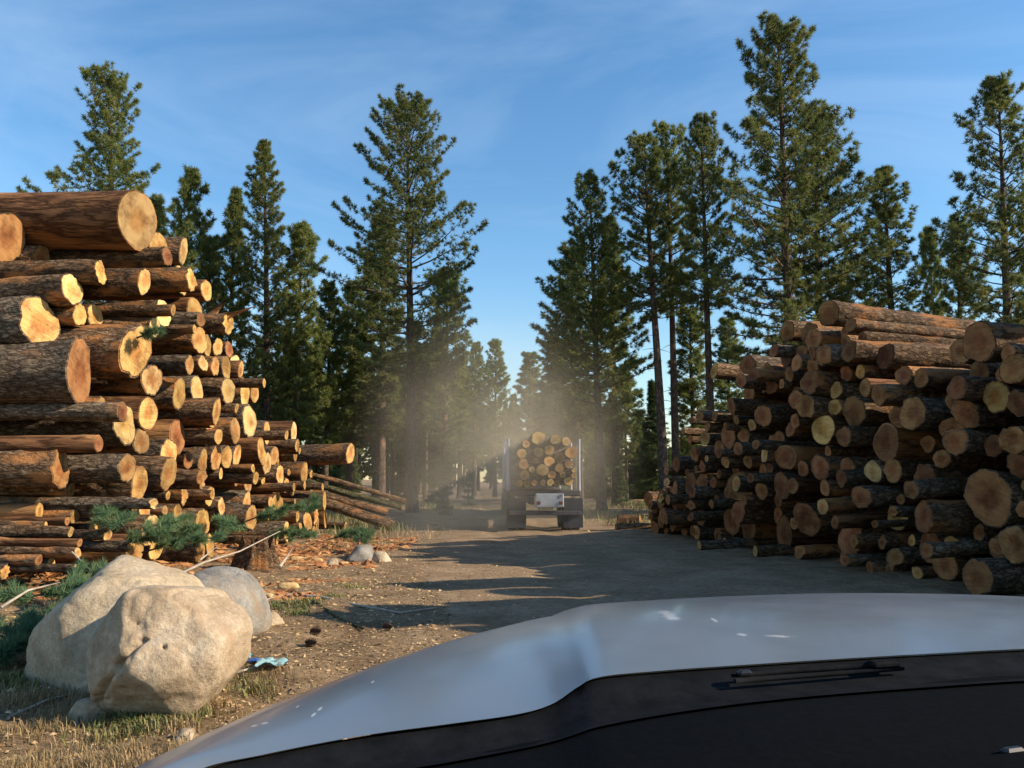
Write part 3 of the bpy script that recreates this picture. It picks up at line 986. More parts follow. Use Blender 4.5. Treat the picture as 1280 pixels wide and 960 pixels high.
LPOLY = [(13.1, 5.0), (14.2, 6.0), (15.0, 6.0), (16, 5.7), (18.5, 4.8), (20, 3.5), (23, 2.6), (24.5, 2.0), (26.5, 0.7)]
deckL, axL = build_deck(LEFT, R(180 - 3), -1, y_left, LPOLY, 70, (0.09, 0.32), lambda t, rg: 6.9 + rg.uniform(0.0, 0.9), 3)
FILLING = {}


def filling(deck, q, axis, L, mat, cut, **kw):
    """small logs deep in the gaps of a deck: joined, past the limit of countable ones"""
    LOGN[0] += 1
    a, b = log_mesh(L, q['r'], LOGN[0] * 13 + 5, 14, 0.5, peeled=False, **kw)
    ax = np.array(Vector(axis).normalized())
    sx = np.cross([0, 0, 1.0], ax); sx /= np.linalg.norm(sx)
    Mx = np.stack([ax, sx, np.cross(ax, sx)], 0)
    f = FILLING.setdefault(deck, dict(V=[], P=[], mi=[], sm=[], rn=[], n=0))
    for (Vv, pol, mi, sm, rn) in ((a[0], a[1], a[2], a[3], np.ones(len(a[0]))), (b[0], b[1], None, None, b[2])):
        f['V'].append(Vv @ Mx + np.array(q['end']))
        base = 0
        for p_ in pol:
            p_ = np.asarray(p_)
            f['P'].append(p_ + f['n'])
            m_ = np.ones(len(p_)) if mi is None else mi[base:base + len(p_)]
            f['mi'].append(m_); f['sm'].append(np.zeros(len(p_), bool) if sm is None else sm[base:base + len(p_)])
            base += len(p_)
        f['rn'].append(rn); f['n'] += len(Vv)


def finish_filling(deck, name, label, mats):
    f = FILLING.get(deck)
    if not f: return
    me = mesh_np(name, np.concatenate(f['V']), f['P'], mats, np.concatenate(f['mi']), np.concatenate(f['sm']), attr={'rn': np.concatenate(f['rn'])})
    tag(link(name, me), label, 'logs', kind='stuff')


rl = random.Random(8)
for q in deckL:
    op = q['op']
    mat = op.get('mat') or rl.choices(['bark', 'bark_grey', 'bark_peeled'], [6, 3, 2])[0]
    cut = rl.choices(['cut', 'cut_pale', 'cut_orange_shade'], [6, 3, 1])[0]
    yaw = R(rl.uniform(-7, 7)) if q['px'] is not None else R(rl.uniform(-1, 1))
    a2 = math.atan2(axL[1], axL[0]) + yaw
    r = q['r']
    Ln = op.get('len') or (rl.uniform(3.6, 5.2) if r > 0.17 else rl.uniform(3.0, 4.2))
    near = r * F_PX / q['end'][1] > 9
    kw = {k: op[k] for k in ('broken', 'flare', 'tilt') if k in op}
    kw.setdefault('tilt', (rl.uniform(-0.14, 0.14), rl.uniform(-0.12, 0.12)))
    if 'broken' not in kw and rl.random() < 0.06: kw['broken'] = 0.12
    if q['px'] is None and q['r'] < 0.2:
        filling('left', q, (math.cos(a2), math.sin(a2), 0), Ln, mat, cut, tilt=kw['tilt'])
        continue
    q['obj'] = make_log(q['end'], (math.cos(a2), math.sin(a2), R(rl.uniform(-1.5, 1.5))), Ln, r, 30 if near else 16, 0.095 if near else 0.25, mat, cut, **kw)
    q['ppx'], q['ppy'] = proj(q['end'])
finish_filling('left', 'small_log', 'thin logs wedged in the gaps of the left deck', [M['bark'], M['cut']])
deckL = [q for q in deckL if 'obj' in q]
bpy.context.view_layer.update()
for q in deckL:
    if 'ragged splintered' in str(q['op'].get('label')):
        for (a_, b_, w_) in [((258, 402), (283, 374), 0.10), ((268, 404), (318, 383), 0.07), ((262, 398), (300, 390), 0.06)]:
            e1, e2 = P(*a_, q['end'][1]), P(*b_, q['end'][1] - 0.1)
            mid = e1.lerp(e2, 0.5) + Vector((0, 0.02, 0.03))
            Vv, pp = tube([e1, mid, e2], [w_, w_ * 0.7, 0.008], 7)
            so = link('splinter', mesh_np('splinter', Vv, pp, [M['bark_peeled']]), q['obj'])
            so.matrix_parent_inverse = q['obj'].matrix_world.inverted()
label_deck(deckL, 'the left deck', 11, 'logs in the left deck')

# sloping poles that slid off the far side of the left deck
for (a, b, d, m, lab) in [((388, 594), (507, 627), 0.19, 'bark', 'farthest thin pole sloping down from the left deck'), ((390, 603), (502, 634), 0.22, 'bark_green', 'mossy green pole sloping down from the left deck'),
                          ((385, 612), (484, 641), 0.28, 'bark', 'pole with bright cut end sloping down from the left deck'), ((340, 604), (492, 658), 0.36, 'bark', 'nearest and thickest reddish pole sloping down from the left deck')]:
    yb = 28.2 if d < 0.25 else (27.0 if d < 0.3 else 26.2)
    e1 = P(a[0], a[1], yb - 0.6)
    e2 = P(b[0], b[1], yb)
    e2.z = max(e2.z, gz(e2.x, e2.y) + d * 0.45)
    o = make_log(e2, e1 - e2, (e1 - e2).length + 2.0, d / 2, 16, 0.12, m, 'cut')
    tag(o, lab, 'log', 'poles sloping off the left deck')

# ---- right deck
Z7 = [(590, 155, 75, dict(broken=.1)), (675, 165, 85, dict(broken=.1)), (545, 230, 55), (590, 250, 75), (645, 235, 60), (685, 245, 50), (725, 245, 75), (685, 285, 70), (600, 315, 60), (535, 355, 60), (450, 280, 75, dict(len=3.5)), (470, 315, 50), (525, 300, 55), (425, 335, 55), (455, 390, 65),
      (328, 300, 58, dict(label='dark log jutting out left at the shoulder of the right deck', Y=19.6)), (390, 425, 65), (505, 465, 85), (625, 395, 80), (675, 350, 90), (660, 455, 90), (725, 510, 110), (605, 515, 55), (565, 545, 55), (435, 530, 60), (465, 510, 45), (410, 490, 35), (340, 495, 35), (367, 500, 30),
      (415, 590, 50), (450, 625, 48), (510, 608, 55), (585, 615, 90), (650, 655, 55), (715, 650, 90), (530, 655, 40), (285, 648, 42, dict(label='log with dark-ringed pale end at the far foot of the right deck')), (345, 600, 30), (373, 637, 35), (405, 660, 42), (345, 675, 35), (408, 712, 60), (325, 710, 40), (375, 745, 50), (500, 738, 60), (610, 720, 60), (318, 785, 40),
      (185, 730, 60), (155, 705, 35), (133, 762, 35), (160, 768, 40), (183, 785, 35), (190, 640, 60), (155, 665, 35), (230, 672, 28), (262, 660, 28), (300, 620, 25), (295, 710, 35), (150, 835, 52), (178, 855, 35), (243, 832, 35), (90, 770, 60), (110, 800, 40), (435, 772, 40), (330, 465, 40), (275, 465, 42), (245, 480, 30), (240, 550, 35), (295, 545, 60), (215, 520, 25), (270, 595, 30), (250, 740, 45), (245, 790, 40), (210, 830, 40), (460, 690, 40), (560, 770, 50), (480, 570, 40)]
Z8 = [(105, 200, 75), (20, 210, 65), (220, 215, 80), (40, 78, 82, dict(mat='bark', len=9.0, label='long sunlit log along the very top of the right deck')), (110, 120, 45), (145, 150, 38), (515, 170, 125, dict(label='tall dark log end standing highest near the right edge')), (515, 275, 85), (625, 255, 95), (570, 345, 105), (640, 365, 90), (445, 310, 75), (470, 395, 100), (440, 483, 90),
      (305, 395, 105), (280, 275, 60), (333, 287, 65), (198, 337, 75), (155, 315, 60), (140, 265, 50), (95, 270, 50), (65, 325, 55), (60, 388, 55), (120, 388, 100), (35, 440, 110), (88, 470, 65), (220, 490, 120), (243, 573, 75), (345, 605, 105), (300, 632, 60), (340, 725, 100),
      (545, 670, 165, dict(broken=.08, flare=.15, label='huge split log end low at the right edge of the right deck')), (143, 660, 75), (15, 565, 80), (430, 810, 60), (510, 905, 120, dict(label='thick log on the ground in front of the right deck, nearest the hood')), (240, 705, 40), (268, 668, 35), (185, 745, 25), (620, 480, 90), (630, 820, 120), (80, 600, 60), (395, 540, 60), (60, 740, 45), (120, 800, 45), (250, 850, 60), (350, 830, 50), (20, 690, 50), (180, 580, 70), (560, 500, 70), (640, 560, 80), (90, 860, 40), (170, 890, 40), (320, 905, 45)]
RIGHT = [(780 + a[0] / 2.908, 360 + a[1] / 2.908, a[2] / 2.908, a[3] if len(a) > 3 else {}) for a in Z7]
RIGHT += [(1020 + a[0] / 2.527, 360 + a[1] / 2.527, a[2] / 2.527, a[3] if len(a) > 3 else {}) for a in Z8]


def y_right(px, py, cx, cz):
    s = 0.2026
    base = 3.8 + 27 * s + random.uniform(-0.4, 0.5) + max(0, (600 - py)) * 0.002
    return base / (cx + s)


AR = R(19)


def t_of(px):
    cx = ray(px, 560)[0]
    Yv = (3.8 + 27 * 0.2026) / (cx + 0.2026)
    return -math.sin(AR) * cx * Yv + math.cos(AR) * Yv


def fill_back_R(t, rg):
    # distance along the axis at which the face line lies, plus a recess
    # face: X = 9.27 - 0.2026 Y ;  point = t*tn + f*ax
    tx, ty = -math.sin(AR) * t, math.cos(AR) * t
    f = (9.27 - 0.2026 * ty - tx) / (math.cos(AR) + 0.2026 * math.sin(AR))
    return f + rg.uniform(0.15, 0.9)


def zr(px, py):
    cx, cz = ray(px, py)
    Yv = 9.27 / (cx + 0.2026)
    return CAM_Z + cz * Yv


RPOLY = sorted([(t_of(px), zr(px, py)) for px, py in [(1278, 425), (1200, 430), (1120, 420), (1040, 400), (985, 410), (950, 440), (900, 480), (860, 550), (815, 610), (795, 640)]])
deckR, axR = build_deck(RIGHT, AR, 1, y_right, RPOLY, 90, (0.10, 0.36), fill_back_R, 4)
# the deck runs on towards the camera past the right edge of the photograph
ext = []
rg = random.Random(77)
tries = 0
while tries < 14000 and len(ext) < 120:
    tries += 1
    t = rg.uniform(-4.0, t_of(1285) - 0.3)
    ztop = 5.5 + 0.5 * math.sin(t * 1.7) - 0.25 * max(0, 1.0 - t)
    r = rg.uniform(0.22, 0.52)
    z = rg.uniform(r, ztop)
    if all(math.hypot(q['t'] - t, q['z'] - z) > (q['r'] + r) * 0.96 for q in deckR + ext):
        f = fill_back_R(t, rg) + 0.5
        ext.append(dict(px=None, t=t, z=z, r=r, op={}, end=(-math.sin(AR) * t + math.cos(AR) * f, math.cos(AR) * t + math.sin(AR) * f, z)))
rl = random.Random(9)
for q in deckR + ext:
    op = q['op']
    mat = op.get('mat') or rl.choices(['bark', 'bark_grey', 'bark_peeled'], [6, 5, 1])[0]
    cut = rl.choices(['cut', 'cut_pale', 'cut_orange_shade'], [0.6, 0.15, 10])[0]
    yaw = R(rl.uniform(-4, 7)) if q['px'] is not None else 0.0
    a2 = AR + yaw
    r = q['r']
    Ln = op.get('len') or (rl.uniform(4.5, 7.0) if r > 0.17 else rl.uniform(3.5, 5.0))
    near = r * F_PX / max(q['end'][1], 4) > 14 and q['px'] is not None
    kw = {k: op[k] for k in ('broken', 'flare', 'tilt') if k in op}
    kw.setdefault('tilt', (rl.uniform(-0.2, 0.2), rl.uniform(-0.15, 0.15)))
    if 'broken' not in kw and rl.random() < 0.06: kw['broken'] = 0.12
    if q['px'] is None and (q['r'] < 0.25 or q in ext):
        filling('right_off' if q in ext else 'right', q, (math.cos(a2), math.sin(a2), 0), Ln, mat, cut, tilt=kw['tilt'])
        continue
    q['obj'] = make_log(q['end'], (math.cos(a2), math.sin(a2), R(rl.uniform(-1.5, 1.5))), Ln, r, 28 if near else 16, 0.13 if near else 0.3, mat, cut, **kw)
    q['ppx'], q['ppy'] = proj(q['end']) if q['end'][1] > 1 else (5000, 0)
finish_filling('right', 'small_log', 'thin logs wedged in the gaps of the right deck', [M['bark'], M['cut_orange_shade']])
finish_filling('right_off', 'log_deck_end', 'logs of the right deck past the right edge of the picture', [M['bark_grey'], M['cut_orange_shade']])
deckR = [q for q in deckR if 'obj' in q]
label_deck(deckR, 'the right deck', 11, 'logs in the right deck')

# loose logs on the ground round the foot of the right deck
for (a, b, Yv, d, m, lab) in [
        ((870, 656), (906, 659), 22.5, 0.46, 'bark_grey', 'short thick log lying sideways at the foot of the right deck'),
        ((874, 671), (945, 677), 19.6, 0.24, 'bark_grey', 'thin grey log lying flat below the short thick one'),
        ((905, 660), (990, 668), 20.5, 0.20, 'bark_grey', 'grey pole lying behind the thin flat log at the right deck'),
        ((944, 684), (1060, 694), 18.0, 0.26, 'bark', 'long dark log lying along the ground before the right deck'),
        ((1140, 676), (1290, 690), 14.2, 0.22, 'bark_grey', 'weathered pole resting in front of the huge split log'),
        ((800, 640), (772, 652), 30.0, 0.42, 'bark', 'short log lying beyond the far foot of the right deck'),
        ((770, 660), (812, 662), 26.5, 0.22, 'bark', 'thin log on the ground right of the trailer')]:
    e1, e2 = P(*a, Yv), P(*b, Yv + 0.25)
    for e in (e1, e2):
        e.z = gz(e.x, e.y) + d * 0.46 if Yv > 15 else max(e.z, d * 0.5)
    tag(make_log(e1, e2 - e1, (e2 - e1).length, d / 2, 18, 0.12, m, 'cut'), lab, 'log', 'loose logs by the right deck')

# ------------------------------------------------------------------ log truck
M['steel'] = mat_simple('trailer_grey_paint', (0.30, 0.33, 0.37), 0.5, 0.2, 0.3, 5)
M['steel_dark'] = mat_simple('trailer_dark_steel', (0.045, 0.045, 0.05), 0.6, 0.2, 0.4, 6)
M['stake'] = mat_simple('stake_aluminium', (0.34, 0.38, 0.44), 0.45, 0.5, 0.15, 3)
M['rubber'] = mat_simple('tyre_rubber', (0.022, 0.021, 0.02), 0.85, 0, 0.4, 9)
M['flap'] = mat_simple('mud_flap_rubber', (0.02, 0.024, 0.03), 0.8, 0, 0.4, 4)
M['red_lens'] = mat_simple('red_lens', (0.10, 0.015, 0.012), 0.35, 0, 0.1, 8)
M['cab'] = mat_simple('cab_paint', (0.12, 0.13, 0.16), 0.35, 0.1, 0.1, 3, coat=0.5)

TX, TY = 1.08, 26.2
truck = empty('log_truck', (TX, TY, gz(TX, TY)), R(1.6))
tag(truck, 'loaded log truck driving away down the dusty dirt road', 'truck')
for s in (-1, 1):
    m = MB(); m.box((0.42 * s, 6.5, 1.02), (0.14, 13.0, 0.26)); m.build('frame_rail', M['steel_dark'], truck)
for y in (0.5, 3.2, 8.0, 11.0):
    m = MB(); m.box((0, y, 1.26), (2.42, 0.22, 0.2), bevel=0.03); m.build('bolster', M['steel_dark'], truck)
    for s in (-1, 1):
        m = MB()
        m.tube([(1.17 * s, y, 1.3), (1.17 * s, y, 2.2), (1.19 * s, y, 3.05)], [0.055, 0.05, 0.04], 8)
        m.build('stake', M['stake'], truck)
m = MB(); m.box((0.14, -0.08, 1.03), (0.92, 0.10, 0.44), bevel=0.02)
pn = m.build('rear_panel', M['steel'], truck)
for x in (-0.22, 0.5):
    m = MB(); m.box((x, -0.145, 0.95), (0.12, 0.03, 0.1), bevel=0.01); m.build('tail_light', M['red_lens'], pn)
for x in (-0.27, 0.55):
    m = MB(); m.box((x, -0.15, 1.2), (0.05, 0.03, 0.08)); m.build('bracket', M['stake'], pn)
m = MB(); m.box((0, 0.05, 0.62), (2.36, 0.12, 0.14), bevel=0.02); m.build('rear_bumper', M['steel_dark'], truck)
for s in (-1, 1):
    m = MB(); m.box((0.93 * s, 0.1, 0.62), (0.62, 0.03, 0.95)); m.build('mud_flap', M['flap'], truck)


def wheel_part(x, y, parent, w=0.28, r=0.51):
    th = np.linspace(0, 2 * math.pi, 28, endpoint=False)
    prof = [(-w / 2, 0.58 * r), (-w / 2, 0.9 * r), (-w * 0.36, r), (w * 0.36, r), (w / 2, 0.9 * r), (w / 2, 0.58 * r)]
    Vt = np.array([[px, rr * math.cos(t), rr * math.sin(t)] for t in th for px, rr in prof])
    q = grid_faces(28, len(prof), True)
    tyre = link('tyre', mesh_np('tyre', Vt, [q], [M['rubber']], smooth=True))
    prof = [(-w * 0.42, 0.58 * r), (-w * 0.1, 0.5 * r), (-w * 0.1, 0.22 * r), (-w * 0.45, 0.18 * r), (w * 0.45, 0.18 * r), (w * 0.1, 0.22 * r), (w * 0.1, 0.5 * r), (w * 0.42, 0.58 * r)]
    Vt = np.array([[px, rr * math.cos(t), rr * math.sin(t)] for t in th for px, rr in prof])
    rim = link('rim', mesh_np('rim', Vt, [grid_faces(28, len(prof), True)], [M['stake']], smooth=True))
    e = bpy.data.objects.new('wheel', None); COL.objects.link(e)
    e.parent = parent; e.location = (x, y, r)
    tyre.parent = e; rim.parent = e


for y in (0.85, 2.1, 12.2, 13.5):
    for x in (-1.06, -0.74, 0.74, 1.06):
        wheel_part(x, y, truck)
for x in (-1.02, 1.02):
    wheel_part(x, 17.6, truck)
m = MB(); m.box((0, 14.9, 1.95), (2.3, 2.2, 2.1), bevel=0.16); m.build('cab', M['cab'], truck)
m = MB(); m.box((0, 17.1, 1.55), (1.7, 2.3, 1.2), bevel=0.16); m.build('hood', M['cab'], truck)
m = MB(); m.box((0, 14.5, 1.02), (0.95, 3.2, 0.26)); m.build('chassis', M['steel_dark'], truck)
for s in (-1, 1):
    m = MB(); m.tube([(1.05 * s, 13.6, 0.9), (1.05 * s, 13.6, 3.6), (1.05 * s, 13.45, 3.8)], 0.07, 10); m.build('exhaust_stack', M['stake'], truck)

TL = [(400, 228, 85), (500, 237, 65), (570, 245, 55), (325, 265, 48), (340, 302, 32), (400, 310, 62), (590, 318, 75), (530, 345, 70), (385, 365, 38), (465, 370, 65), (430, 412, 75), (585, 385, 55), (525, 410, 55), (612, 420, 30), (610, 455, 35), (375, 497, 40), (582, 485, 55), (512, 500, 42), (470, 492, 45), (430, 497, 40), (550, 450, 42),
      (300, 320, 60), (310, 385, 62), (360, 420, 45), (315, 450, 60), (330, 505, 48), (480, 450, 50), (285, 500, 45), (465, 300, 62)]
items = []
for (a, b, d) in TL:
    cx, cz = ray(590 + a / 4.8, 500 + b / 4.8)
    items.append([cx * 26.2, CAM_Z + cz * 26.2, d / 4.8 * 0.5 * 26.2 / F_PX * 1.02])
for itn in range(120):
    for i in range(len(items)):
        for j in range(i + 1, len(items)):
            a, b = items[i], items[j]
            dx, dz = b[0] - a[0], b[1] - a[1]
            d = math.hypot(dx, dz) + 1e-6
            mm = (a[2] + b[2]) * 0.98
            if d < mm:
                s = (mm - d) * 0.25
                a[0] -= dx / d * s; a[1] -= dz / d * s; b[0] += dx / d * s; b[1] += dz / d * s
        a = items[i]
        a[0] = min(max(a[0], TX - 1.1 + a[2]), TX + 1.1 - a[2]); a[1] = max(a[1], 1.40 + a[2])
rt = random.Random(4)
tl = []
for (x, z, r) in items:
    o = make_log((x, TY + 0.1 + rt.uniform(-0.25, 0.35), z), (-math.sin(R(1.6)), math.cos(R(1.6)), 0), 11.5, r, 18, 0.3, rt.choice(['bark', 'bark_grey']), rt.choice(['cut', 'cut', 'cut_pale']), tilt=(rt.uniform(-.1, .1), rt.uniform(-.1, .1)))
    tl.append(dict(obj=o, r=r, op={}, ppx=x, ppy=-z))
label_deck(tl, 'the load on the truck', 5, 'logs loaded on the truck')

# ------------------------------------------------------------------ boulders and stones
def mat_rock(name, c0, c1, c2, stain, scale=2.0, pits=True):
    m, n, l, b = new_mat(name)
    t = N(n, 'ShaderNodeTexCoord')
    n1 = N(n, 'ShaderNodeTexNoise', Scale=scale, Detail=9.0, Roughness=0.66)
    n2 = N(n, 'ShaderNodeTexNoise', Scale=scale * 14, Detail=6.0, Roughness=0.75)
    n3 = N(n, 'ShaderNodeTexNoise', Scale=scale * 1.3, Detail=6.0, Roughness=0.6, Distortion=0.8)
    v = N(n, 'ShaderNodeTexVoronoi', Scale=scale * 9)
    for q in (n1, n2, n3, v):
        l.new(t.outputs['Object'], q.inputs['Vector'])
    r = ramp(n, [(0.32, c0), (0.5, c1), (0.68, c2)]); l.new(n1.outputs['Fac'], r.inputs[0])
    r2 = ramp(n, [(0.33, (0.55, 0.53, 0.5)), (0.62, (1.1, 1.1, 1.08))]); l.new(n2.outputs['Fac'], r2.inputs[0])
    m1 = N(n, 'ShaderNodeMixRGB', blend_type='MULTIPLY'); m1.inputs[0].default_value = 0.7
    l.new(r.outputs[0], m1.inputs[1]); l.new(r2.outputs[0], m1.inputs[2])
    r3 = ramp(n, [(0.5, (0, 0, 0)), (0.72, (0.8, 0.8, 0.8))]); l.new(n3.outputs['Fac'], r3.inputs[0])
    m2 = N(n, 'ShaderNodeMixRGB'); m2.inputs[2].default_value = (*stain, 1)
    l.new(r3.outputs[0], m2.inputs[0]); l.new(m1.outputs[0], m2.inputs[1])
    l.new(m2.outputs[0], b.inputs['Base Color'])
    b.inputs['Roughness'].default_value = 0.92
    b.inputs['Specular IOR Level'].default_value = 0.15
    ad = N(n, 'ShaderNodeMath', operation='ADD')
    l.new(n2.outputs['Fac'], ad.inputs[0]); l.new(n1.outputs['Fac'], ad.inputs[1])
    bp = N(n, 'ShaderNodeBump', Strength=0.8, Distance=0.025)
    l.new(ad.outputs[0], bp.inputs['Height']); l.new(bp.outputs[0], b.inputs['Normal'])
    return m


M['rock_tan'] = mat_rock('tan_rock', (0.25, 0.19, 0.125), (0.42, 0.335, 0.235), (0.55, 0.47, 0.36), (0.36, 0.25, 0.155))
M['rock_pale'] = mat_rock('pale_tan_rock', (0.30, 0.24, 0.165), (0.47, 0.385, 0.27), (0.58, 0.50, 0.38), (0.38, 0.29, 0.19))
M['rock_grey'] = mat_rock('grey_rock', (0.13, 0.125, 0.115), (0.25, 0.24, 0.22), (0.38, 0.37, 0.34), (0.27, 0.20, 0.13), 2.4)


def boulder(name, loc, planes, p, seed, mat, amp=0.05, pits=(), crack=None, res=6, rz=0.0):
    import bmesh
    bm = bmesh.new()
    bmesh.ops.create_icosphere(bm, subdivisions=res, radius=1.0)
    D = np.array([v.co[:] for v in bm.verts])
    F = np.array([[v.index for v in f.verts] for f in bm.faces])
    bm.free()
    acc = np.zeros(len(D))
    for (nv, h) in planes:
        nv = np.array(nv, float); nv /= np.linalg.norm(nv)
        acc += np.maximum(0, D @ nv / h) ** p
    r = acc ** (-1.0 / p)
    V = D * r[:, None]
    r = r + amp * 1.3 * (fbm(V * 1.7 + seed, 3, seed) - 0.5) + amp * 0.55 * (fbm(V * 11 + seed, 5, seed + 3) - 0.5)
    rid = 1 - np.abs(2 * fbm(V * 2.0 + seed * 2, 3, seed + 7) - 1)
    r = r - amp * 0.35 * np.clip(rid - 0.93, 0, 1) / 0.07
    V = D * r[:, None]
    for (c, rad, dep) in pits:
        d = np.linalg.norm(D - np.array(c) / np.linalg.norm(c), axis=1)
        V *= (1 - dep * np.exp(-(d / rad) ** 2))[:, None]
    if crack:
        for (nv, off, wd, dep, half) in crack:
            nv = np.array(nv, float); nv /= np.linalg.norm(nv)
            s = V @ nv - off + 0.05 * (fbm(V * 5, 3, 4) - 0.5)
            mask = half(V)
            V = V * (1 - dep * np.exp(-(s / wd) ** 2) * mask)[:, None]
    o = link(name, mesh_np(name, V, [F], [M[mat]], smooth=True), None, loc, (0, 0, rz))
    return o


ya = 5.75
ca = P(186, 812, ya)
o = boulder('boulder', (ca.x, ya + 0.25, 0.42), [(n_, h_ * 0.9) for n_, h_ in [((0, 0.1, 1), .49), ((0.62, -0.15, 0.76), .47), ((1, -.1, -.05), .56), ((.75, 0, -.65), .54), ((-.8, -.1, .6), .50), ((-1, -.1, -.25), .55), ((.30, -.86, .40), .43), ((-.62, -.75, .12), .45), ((-.2, -.75, -.62), .46), ((.2, 1, 0), .5), ((0, 0, -1), .5), ((0.55, -0.8, -0.3), .52)]], 22, 3, 'rock_tan', 0.065,
            pits=[((0.36, -0.85, 0.22), 0.035, 0.16), ((-0.15, -0.8, 0.62), 0.03, 0.10), ((0.05, -0.75, 0.7), 0.05, 0.05), ((-0.3, -0.9, -0.05), 0.10, 0.08)],
            crack=[((0.75, -0.1, -0.65), -0.05, 0.022, 0.13, lambda V: (V[:, 1] < 0) * (V[:, 2] < 0.15) * (V[:, 2] > -0.35))])
tag(o, 'large tan pitted boulder nearest the hood at lower left', 'boulder')
yb = 6.9
cb_ = P(138, 775, yb)
o = boulder('boulder', (cb_.x, yb + 0.1, 0.42), [((0.3, 0, 1), .50), ((0.75, -0.1, 0.6), .56), ((1, 0, -.05), .66), ((-.62, -.25, .74), .44), ((-1, -.1, 0.1), .64), ((.1, -.95, .3), .52), ((-.5, -.8, -.1), .55), ((0, 1, .1), .55), ((0, 0, -1), .5), ((0.15, -0.5, 0.85), .52)], 16, 8, 'rock_pale', 0.06)
tag(o, 'pale tan boulder leaning behind the large pitted boulder', 'boulder')
yc = 8.3
cc = P(262, 757, yc)
o = boulder('boulder', (cc.x, yc + 0.15, 0.33), [((0, 0, 1), .42), ((1, 0, .1), .50), ((.7, 0, .72), .45), ((-.75, 0, .66), .43), ((-1, 0, 0), .52), ((0, -1, .15), .45), ((0, 1, 0), .48), ((0, 0, -1), .4), ((.5, -.7, .5), .46), ((.6, -.6, -.5), .5)], 5, 15, 'rock_grey', 0.045)
tag(o, 'smooth rounded grey boulder right of the two tan boulders', 'boulder')
GEN = [((0, 0, 1), .8), ((1, 0, .2), 1), ((-1, .2, .3), .95), ((0, -1, .3), .9), ((0, 1, .2), 1), ((0, 0, -1), .7), ((.5, -.6, .6), .85), ((-.6, -.4, .7), .8)]
STN = [(452, 692, 17.5, .24, 'rock_grey', 'pale angular rock among rusty litter beside the road'), (477, 699, 16.6, .17, 'rock_pale', 'flat pale stone right of the angular rock'), (340, 782, 8.9, .09, 'rock_tan', 'small tan stone at the right foot of the grey boulder'),
       (110, 882, 5.9, .11, 'rock_pale', 'pale stone at the lower left foot of the pitted boulder'), (415, 698, 16.8, .12, 'rock_pale', 'small pale stone left of the angular rock'), (232, 908, 5.3, .05, 'rock_tan', 'small stone below the pitted boulder')]
for k, (px, py, yv, s, mt, lab) in enumerate(STN):
    p = P(px, py, yv)
    g0 = gz(p.x, yv)
    o = boulder('stone', (p.x, yv, g0 + s * 0.4), [(a, h * s) for a, h in GEN], 8, 30 + k, mt, 0.12 * s, res=4, rz=k * 1.3)
    tag(o, lab, 'stone')

# ------------------------------------------------------------------ stump, boughs, sticks, cone, scraps
def stump(loc, r, h, label, seed):
    th = np.linspace(0, 2 * math.pi, 60, endpoint=False)
    zs = np.linspace(0, 1, 16)
    TH, ZZ = np.meshgrid(th, zs, indexing='ij')
    nn = fbm(np.stack([np.cos(TH) * 4, np.sin(TH) * 4, ZZ * 0.7], -1) + seed, 4, seed)
    rad = r * (1.25 - 0.6 * ZZ ** 0.6) * (0.65 + 0.75 * nn)
    jag = fbm(np.stack([np.cos(th) * 3, np.sin(th) * 3, th * 0], -1) + seed, 4, seed + 2)
    Zh = h * ZZ * (0.45 + 1.0 * jag[:, None])
    V = np.stack([rad * np.cos(TH), rad * np.sin(TH), Zh], -1).reshape(-1, 3)
    e = empty('tree_stump', loc)
    link('bark', mesh_np('bark', V, [grid_faces(60, 16, True)], [M['bark']], smooth=True), e)
    top = V.reshape(60, 16, 3)[:, -1]
    inner = top * np.array([0.5, 0.5, 0.8]); cen = np.array([[0, 0, h * 0.45]])
    EV = np.concatenate([top, inner, cen]); i = np.arange(60); j = (i + 1) % 60
    link('splintered_top', mesh_np('splintered_top', EV, [np.stack([i, j, 60 + j, 60 + i], -1), np.stack([60 + i, 60 + j, np.full(60, 120)], -1)], [M['bark_peeled']]), e)
    tag(e, label, 'stump')


p = P(322, 690, 15.6)
stump((p.x, 15.6, gz(p.x, 15.6) - 0.05), 0.42, 0.55, 'dark broken stump in front of the left deck', 3)
p = P(206, 700, 13.0)
stump((p.x, 13.0, gz(p.x, 13.0) - 0.05), 0.28, 0.25, 'low rotten stump behind the pale boulder', 9)


def bough(loc, L, az, pitch, seed, label):
    rg = np.random.default_rng(seed)
    s = np.linspace(0, 1, 7)
    d = np.array([math.cos(az), math.sin(az), 0]); sd = np.array([-d[1], d[0], 0])
    pts = np.outer(s * L, d) + np.outer(L * (pitch * s - 0.35 * pitch * s * s) + 0.03, [0, 0, 1]) + np.outer(0.1 * L * np.sin(s * 3 + seed), sd)
    B = MB(); B.tube(pts, np.linspace(0.018, 0.005, 7), 6)
    C, Dd = [], []
    for k in range(int(12 + 10 * L)):
        u = rg.uniform(0.15, 1)
        b0 = np.array([np.interp(u, s, pts[:, i]) for i in range(3)])
        sg = rg.choice([-1, 1]); tl_ = rg.uniform(0.15, 0.5) * L * (1.15 - u)
        td = d * 0.7 + sd * sg * 0.75 + np.array([0, 0, rg.uniform(-0.1, 0.5)])
        td /= np.linalg.norm(td)
        B.tube([b0, b0 + td * tl_], [0.007, 0.003], 4)
        m_ = max(2, int(tl_ / 0.045))
        for q in range(m_):
            C.append(b0 + td * tl_ * (q + 1) / m_); Dd.append(td)
    V, T, tint = needles(np.array(C), np.array(Dd), 36, 0.14, 0.011, rg, 0.8)
    e = empty('pine_bough', loc)
    B.build('stem', M['bark_tree'], e)
    link('needles', mesh_np('needles', V, [T], [M['bough']], attr={'tint': tint}), e)
    tag(e, label, 'bough', 'cut green boughs in front of the left deck')


